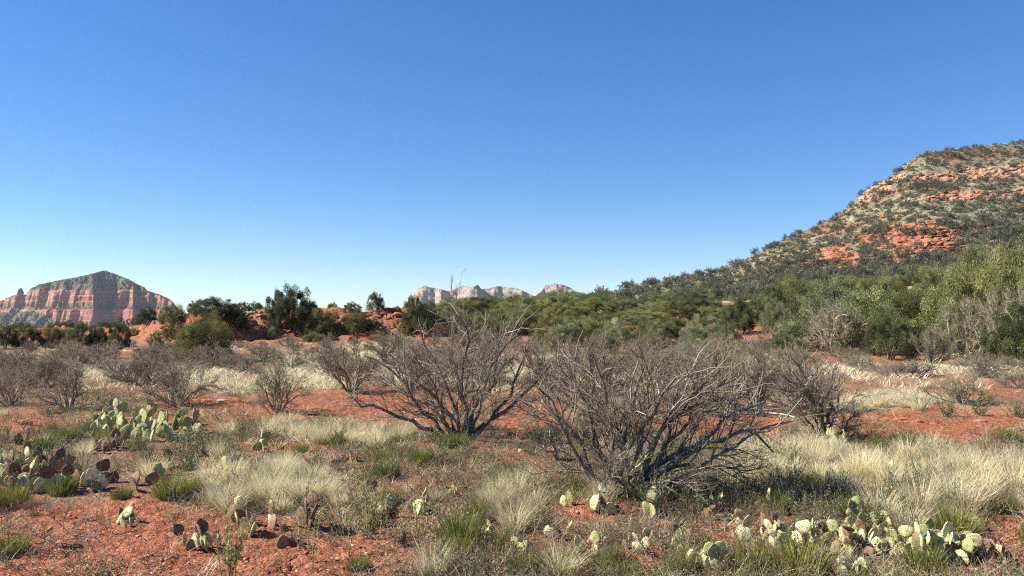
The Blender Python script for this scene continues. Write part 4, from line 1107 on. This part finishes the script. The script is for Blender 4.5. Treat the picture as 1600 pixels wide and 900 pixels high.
# named green bushes of the foreground
gs = [(720, 852, .95), (14, 868, .75), (268, 778, .95), (300, 770, .7), (1490, 838, .95), (1345, 812, 1.0), (1250, 898, 1.0), (1172, 888, .8), (96, 772, .7), (602, 748, .7),
      (170, 694, .9), (215, 704, .6), (20, 790, .8), (70, 702, .9), (110, 690, .8), (700, 700, .8), (1060, 892, .6), (1440, 892, .9), (560, 890, .45), (820, 895, .6), (1400, 800, .6),
      (470, 708, .6), (660, 726, .8), (1575, 690, .9), (1420, 694, .6), (1560, 800, .8), (980, 706, .8), (850, 690, 1.0), (330, 700, .8), (1100, 770, .7), (1215, 800, .7), (780, 760, .7), (450, 720, .5), (1640, 860, 1), (-40, 800, 1)]
rgx = np.random.default_rng(404)
def extra(n, smin, smax):
    out = []
    while len(out) < n:
        py = HROW + 150 * (410 / 150) ** rgx.random(); px = rgx.uniform(-30, 1630)
        if not near_cactus(px, py) and patches(RED, np.array([px]), np.array([py]), 3)[0] < .25 + .2 * rgx.random(): out.append((px, py, rgx.uniform(smin, smax)))
    return out
gs += extra(46, .35, .75)
place_things('green_bush', 'bush', 'small yellow green bushes', 'yellow green bush', gs, GREENP, lambda r: (lambda t: (.8 + .6 * t, .9 + .35 * t, .8 + .3 * t))(r.random()), rng)
ts = []
for (cx, cy, rx, ry, n, s) in [(540, 686, 95, 14, 22, .62), (430, 768, 105, 26, 30, .62), (1330, 742, 170, 24, 36, .72), (1545, 770, 70, 34, 20, .9), (1385, 640, 60, 6, 8, .7), (1250, 716, 60, 14, 8, .7), (780, 780, 70, 30, 8, .6),
                               (1180, 735, 60, 20, 8, .5), (640, 790, 60, 24, 5, .5), (100, 700, 90, 10, 6, .5), (440, 672, 20, 6, 4, .7)]:
    for _ in range(n): ts.append((cx + rx * rng.uniform(-1, 1), cy + ry * rng.uniform(-1, 1), s * rng.uniform(.6, 1.25)))
ts += extra(50, .35, .8)
place_things('bunchgrass', 'grass tuft', 'pale bunchgrass tufts', 'pale grass tuft', ts, STRAWP, lambda r: (lambda t: (.85 + .3 * t, .85 + .28 * t, .8 + .25 * t))(r.random()), rng)
ss = [(320, 712, 1.2), (285, 716, 1.1), (300, 702, 1.0), (350, 704, .9), (690, 722, .9), (730, 716, .9), (770, 728, .8), (610, 700, .6), (880, 742, .7), (1290, 836, .8), (1256, 812, .8), (1410, 776, .9),
      (1440, 760, .9), (1470, 730, 1), (1480, 800, .8), (1530, 736, 1.1), (1320, 770, .8), (1370, 790, .7), (590, 822, 1.0), (575, 835, .8), (560, 800, .7), (1090, 812, .6), (1180, 780, .9), (1220, 770, 1),
      (40, 720, .9), (10, 690, 1), (80, 720, .8), (410, 690, .9), (380, 676, 1.0), (230, 720, .8), (1480, 652, 1.2), (1530, 650, 1.3), (1590, 652, 1.3), (1440, 640, 1), (880, 690, 1.1), (830, 712, .8), (1240, 760, 1.1), (950, 850, .5)]
ss += extra(60, .5, 1.1)
place_things('sage_bush', 'bush', 'grey green low bushes', 'grey green leafy bush', ss, SAGEP, lambda r: (lambda t: (.8 + .4 * t, .85 + .35 * t, .8 + .4 * t))(r.random()), rng)
dsp = [(60, 800, 1.0), (90, 812, .9), (30, 805, 1.0), (150, 745, .8), (190, 730, .8), (230, 700, .9), (430, 690, 1.0), (520, 742, .8), (800, 812, 1.2), (780, 830, 1.3), (750, 800, 1.0), (830, 800, 1.0), (850, 820, .8),
       (620, 850, .8), (680, 870, .7), (700, 800, .8), (1150, 800, 1.1), (1100, 830, .8), (1080, 800, .9), (1180, 815, 1.0), (1210, 822, 1), (950, 880, .8), (860, 870, .8), (1250, 780, 1.1), (1300, 790, 1),
       (1550, 800, 1.2), (1580, 796, 1.2), (1520, 812, 1), (1430, 740, .9), (300, 690, 1.2), (340, 690, 1.1), (20, 660, 1.2), (60, 680, 1.1), (190, 650, 1.2), (370, 650, 1.1), (1350, 830, .8), (590, 760, .7), (640, 760, .7),
       (520, 850, .6), (440, 850, .7), (880, 700, 1), (760, 700, 1), (990, 830, .7), (1010, 845, .7)]
dsp += extra(60, .5, 1.2)
place_things('dead_bush', 'bush', 'low brown leafless bushes', 'low brown twiggy bush', dsp, DEADP, lambda r: (lambda t: (.8 + .5 * t, .8 + .4 * t, .8 + .4 * t))(r.random()), rng)

# tall leafy weeds near the camera
def weed(px, by, top, label, seed, n=9, leaf=.03):
    x, y, z = ground_pt(px, by); s = y / FPX; h = (by - top) * s; rng = np.random.default_rng(seed)
    r = root_at('leafy_weed', x, y, z); tag(r, label, 'plant')
    S = rng.normal(size=(n, 3)) * .015; S[:, 2] = -.01
    P = grow(S, np.c_[rng.normal(size=(n, 2)) * .22, np.ones(n)], h * (.65 + .4 * rng.random(n)), 8, .07, .04, rng); R = taper(np.full(n, .0035), np.full(n, .0012), 8)
    G = Geo(); tubes(G, P, R, 4, np.full(n, .5)); obj('stalks', G.mesh('stalks'), M_DEAD, r, color=(1.3, 1.3, 1.0))
    G = Geo(); S, D, L, rr = spawn(P, R, 26, .15, 1.0, .2, rng, np.full(n, .3)); ln = leaf * (.5 + rng.random(len(S)))
    leaflets(G, S, D + np.array([0, 0, .5]), ln, ln * .36, rng, rng.random(len(S)))
    obj('leaves', G.mesh('leaves'), M_SAGE, r, color=(1.25, 1.35, 1.0))
weed(360, 905, 802, 'tall spindly leafy weed cut by the bottom edge on the left', 1, 14, .032)
weed(492, 880, 790, 'thin leafy weed beside the dark purple prickly pear', 2, 5, .02)
weed(578, 842, 760, 'bushy grey green weed on the red soil below the dry grass', 3, 12, .026)
weed(545, 870, 800, 'sparse small weed at the edge of the red soil', 4, 4, .02)
weed(470, 858, 812, 'sparse weed in front of the dark purple pads', 5, 4, .02)
weed(1270, 700, 660, 'small weed in front of the dark stemmed shrub', 6, 7, .03)
weed(172, 834, 765, 'single dry leafy stem standing on open red soil', 7, 2, .014)
weed(940, 862, 775, 'thin weed stems in front of the red soil mounds', 8, 6, .02)
weed(660, 845, 770, 'leafy stems left of the bright green bush', 9, 6, .024)

# ------------------------------------------------------------------ mass ground cover (stuff)
def scatter(n, rng, p=1.0, lo=506, hi=985):
    """positions with even cover over the plain seen from the trail"""
    u = rng.random(n)
    r0, r1 = lo - HROW, hi - HROW
    if p == 1.0: row = r0 * (r1 / r0) ** u
    else: row = (r0 ** (1 - p) + u * (r1 ** (1 - p) - r0 ** (1 - p))) ** (1 / (1 - p))
    py = HROW + row; px = rng.uniform(-220, 1820, n)
    y = EYE * FPX / row; x = (px - 800) / FPX * y
    return px, py, x, y
def mass(name, label, cat, mat, protos, n, seed, densf, sizef, p, lo=508, hi=985, color=(1, 1, 1)):
    rng = np.random.default_rng(seed); px, py, x, y = scatter(n, rng, p, lo, hi)
    red = patches(RED, px, py, 3); st = patches(STRAW, px, py, 41) * (1 - .8 * red)
    ok = (rng.random(n) < densf(px, py, x, y, red, st)) & (~near_cactus(px, py) | (rng.random(n) < (1.0 if name in ('gravel', 'pebbles') else .30)))
    px, py, x, y, red, st = (q[ok] for q in (px, py, x, y, red, st))
    z = Hn(x, y); S = sizef(y, red, st, rng)
    G = merge_scatter(protos, x, y, z - .01, S[0], rng.random(len(x)) * 6.28, rng, S[1])
    o = obj(name, G.mesh(name), mat, color=color); tag(o, label, cat, None, 'stuff')
    print(name, len(x), 'clumps', G.n, 'verts')
def mini(seed, n, rb, h, sp, wd, var=(.1, 1)):
    g = Geo(); blades(g, n, rb, h, sp, wd, np.random.default_rng(seed), 0, .35, var); return g.arrays()
MG_ = [mini(1000 + i, 24, .06, .21, .95, .0025) for i in range(5)]
FG_ = [mini(1010 + i, 30, .22, .30, .7, .0085) for i in range(4)]      # coarser tufts for the far plain
clum = lambda x, y, s, f=1.1: sstep((fbm(x * f, y * f, 4, s) - .38) / .2)
mass('dry_grass', 'thin pale dry grass spread between the bushes', 'grass', M_STRAW, MG_, 26000, 81,
     lambda px, py, x, y, r, s: np.clip((.10 + .55 * s) * (1 - (.75 + .2 * (py > 760)) * r) * (.10 + .9 * clum(x, y, 5)), 0, 1), lambda y, r, s, g: ((.7 + .6 * g.random(len(y))) * (1 + y / 40), (.45 + .5 * g.random(len(y))) * (1 + .5 * s)), .55, 560)
mass('far_grass', 'pale grass covering the far plain below the junipers', 'grass', M_STRAW, FG_, 9000, 82,
     lambda px, py, x, y, r, s: np.clip((.10 + .9 * s) * (1 - .8 * r) * (.3 + .9 * clum(x, y, 5, .5)), 0, 1), lambda y, r, s, g: ((1.0 + g.random(len(y))), (.45 + .5 * g.random(len(y)))), 1.0, 528, 610)
GR_ = [mini(1020 + i, 26, .06, .16, .7, .0028) for i in range(4)]
mass('green_grass', 'short green grass scattered through the litter', 'grass', M_GREEN, GR_, 6500, 83,
     lambda px, py, x, y, r, s: np.clip(.75 * (1 - .75 * s) * (1 - (.7 + .25 * (py > 760)) * r) * clum(x, y, 15), 0, 1), lambda y, r, s, g: ((.7 + .9 * g.random(len(y))) * (1 + y / 40), .5 + .9 * g.random(len(y))), .6, 560)
sg = []
for i in range(3):
    me, arr = sage_proto(1040 + i, 7, .016, 12); V, Q, T, R = arr; sg.append((V * .7, Q, T, R))
mass('undergrowth', 'small grey green weeds covering the ground between shrubs', 'weeds', M_SAGE, sg, 9500, 84,
     lambda px, py, x, y, r, s: np.clip(.65 * (1 - .75 * s) * (1 - (.7 + .25 * (py > 760)) * r) * (.16 + 1.0 * clum(x, y, 25, .8)), 0, 1), lambda y, r, s, g: ((.6 + .8 * g.random(len(y))) * (1 + y / 45), .5 + .6 * g.random(len(y))), .6, 545)
tw_ = []
for i in range(4):
    rng_ = np.random.default_rng(1060 + i); g = Geo(); n = 16
    S = rng_.normal(size=(n, 3)) * .10; S[:, 2] = .005 + .02 * rng_.random(n); D = rng_.normal(size=(n, 3)); D[:, 2] = np.abs(D[:, 2]) * .55
    P = grow(S, D, .06 + .16 * rng_.random(n), 4, .25, .02, rng_); tubes(g, P, taper(np.full(n, .0022), np.full(n, .0010), 4), 3, rng_.random(n))
    S2, D2, L2, _ = spawn(P, taper(np.full(n, .002), np.full(n, .001), 4), 3, .2, .7, .5, rng_, np.full(n, .12)); tubes(g, grow(S2, D2, L2, 3, .2, .05, rng_), taper(np.full(len(S2), .0013), np.full(len(S2), .0008), 3), 3, rng_.random(len(S2)))
    tw_.append(g.arrays())
mass('litter', 'brown dead twigs and stalks littering the ground', 'litter', M_DEAD, tw_, 9500, 85,
     lambda px, py, x, y, r, s: np.clip(.6 * (1 - .86 * r) * (.2 + .9 * clum(x, y, 35)), 0, 1), lambda y, r, s, g: ((.7 + .7 * g.random(len(y))) * (1 + y / 45), .5 + 1.0 * g.random(len(y))), .45, 560)

# stones and gravel
def hull(seed, n=14, sx=1, sy=1, sz=1):
    rng_ = random.Random(seed); bm = bmesh.new()
    for _ in range(n):
        v = Vector((rng_.gauss(0, 1), rng_.gauss(0, 1), rng_.gauss(0, 1))).normalized() * rng_.uniform(.8, 1.1)
        bm.verts.new((v.x * sx, v.y * sy, v.z * sz))
    r = bmesh.ops.convex_hull(bm, input=bm.verts)
    bmesh.ops.delete(bm, geom=[g for g in r['geom_interior'] if isinstance(g, bmesh.types.BMVert)], context='VERTS')
    bmesh.ops.triangulate(bm, faces=bm.faces)
    bm.verts.index_update()
    V = np.array([v.co[:] for v in bm.verts]); T = np.array([[v.index for v in f.verts] for f in bm.faces]); bm.free()
    return V, np.zeros((0, 4), int), T, np.full(len(V), .5)
stn = [hull(i, 12, 1, .8, .55) for i in range(5)]
mass('gravel', 'small red clods and pebbles strewn over the bare soil', 'gravel', M_ROCK, stn, 30000, 86,
     lambda px, py, x, y, r, s: np.clip(.20 + .8 * r, 0, 1) * (y < 24), lambda y, r, s, g: (lambda q: (q, q))(.005 + .030 * g.random(len(y)) ** 4 + .0003 * y), .35, 580)
mass('pebbles', 'scattered pale pebbles on the ground', 'gravel', M_STONE, stn, 3800, 87,
     lambda px, py, x, y, r, s: (y < 24) * .8, lambda y, r, s, g: (lambda q: (q, q))(.006 + .03 * g.random(len(y)) ** 4), .4, 580)

# rocks as things
def rock(px, by, wpx, hpx, label, mat, seed, group=None, d=None):
    x, y, z = ground_pt(px, by) if d is None else at_dist(px, d)
    s = y / FPX; bm = bmesh.new(); rg = random.Random(seed)
    V, _, T, _ = hull(seed, 22, wpx * s * .5, wpx * s * .35, hpx * s * .62)
    vs = [bm.verts.new(v) for v in V]
    for t in T: bm.faces.new([vs[i] for i in t])
    bmesh.ops.bevel(bm, geom=list(bm.edges) , offset=wpx * s * .03, segments=1, affect='EDGES')
    bmesh.ops.subdivide_edges(bm, edges=list(bm.edges), cuts=1)
    for v in bm.verts: v.co += Vector([rg.gauss(0, 1) * wpx * s * .010 for _ in range(3)])
    me = bpy.data.meshes.new('rock'); bm.to_mesh(me); bm.free()
    o = obj('rock', me, mat, loc=(x, y, z + hpx * s * .2)); tag(o, label, 'rock', group)
for i, (px, by, w_, h_, lab, mt) in enumerate([
    (103, 855, 44, 15, 'flat reddish rock lying on the open red soil at lower left', M_ROCK), (40, 664, 26, 12, 'dark red rock by the left edge below the bare shrub', M_ROCK),
    (776, 882, 20, 8, 'whitish stone at the bottom centre', M_STONE), (792, 890, 13, 6, 'smaller whitish stone beside the bottom centre stone', M_STONE), (815, 706, 13, 8, 'round white stone between the two biggest shrubs', M_STONE),
    (1465, 690, 12, 6, 'pale stone at the lower edge of the right soil patch', M_STONE), (1418, 697, 10, 5, 'small pale stone left on the edge of the right soil patch', M_STONE), (1585, 674, 26, 8, 'flat grey stone at the right edge of the frame', M_STONE),
    (1408, 656, 22, 6, 'dark ledge rock at the top left of the right soil patch', M_ROCK), (1435, 660, 14, 5, 'small dark ledge rock in the middle of the right soil patch', M_ROCK), (1530, 660, 26, 6, 'dark ledge rock at the right of the right soil patch', M_ROCK),
    (1010, 706, 12, 6, 'small red rock behind the nearest shrub', M_ROCK), (260, 877, 7, 5, 'tiny pale stone on the red soil at the bottom left', M_STONE), (345, 627, 22, 5, 'flat pale rock on the red strip behind the green prickly pear', M_STONE)]):
    rock(px, by, w_, h_, lab, mt, 50 + i)
rb = random.Random(12)
cnt_ = {}
for i, (px, d, w_, h_) in enumerate([(rb.uniform(575, 645), rb.uniform(52.5, 55.5), rb.uniform(6, 14), rb.uniform(3, 6)) for _ in range(12)] + [(rb.uniform(385, 432), rb.uniform(52, 55.5), rb.uniform(6, 14), rb.uniform(3, 6)) for _ in range(10)] + [(rb.uniform(205, 300), rb.uniform(51, 55), rb.uniform(6, 15), rb.uniform(3, 6)) for _ in range(14)] + [(590, 54.6, 22, 7), (606, 54.4, 20, 6), (622, 54.8, 24, 7), (600, 55.0, 28, 5), (636, 54.6, 18, 7), (580, 54.8, 16, 6), (408, 55, 20, 7), (395, 54, 16, 6), (425, 54.5, 14, 5), (255, 54, 16, 6), (285, 54, 18, 5), (240, 53.6, 12, 6), (628, 53.8, 12, 5), (612, 53.5, 14, 4)]):
    sd = 'the right end ledges' if px > 570 else 'the gap between two junipers' if px > 380 else 'the low left bank'
    cnt_[sd] = cnt_.get(sd, -1) + 1
    rock(px, 0, w_, h_, f'{ORD[cnt_[sd]]} red sandstone block of the bank, at {sd}', M_ROCK, 90 + i, 'sandstone blocks along the bank', d)
print('objects', len(bpy.data.objects))

# ------------------------------------------------------------------ air between here and the far cliffs
def haze():
    bm = bmesh.new(); bmesh.ops.create_cube(bm, size=1.0); me = bpy.data.meshes.new('haze'); bm.to_mesh(me); bm.free()
    m = bpy.data.materials.new('haze'); m.use_nodes = True; t = m.node_tree; t.nodes.remove(t.nodes['Principled BSDF'])
    v = t.nodes.new('ShaderNodeVolumePrincipled'); v.inputs['Color'].default_value = (.80, .88, 1.0, 1); v.inputs['Density'].default_value = HAZE; v.inputs['Anisotropy'].default_value = 0.2
    t.links.new(v.outputs[0], t.nodes['Material Output'].inputs['Volume'])
    o = obj('haze', me, m, loc=(0, 0, 36), scale=(7000, 7000, 192)); tag(o, kind='stuff')
HAZE = 0.000045
haze()
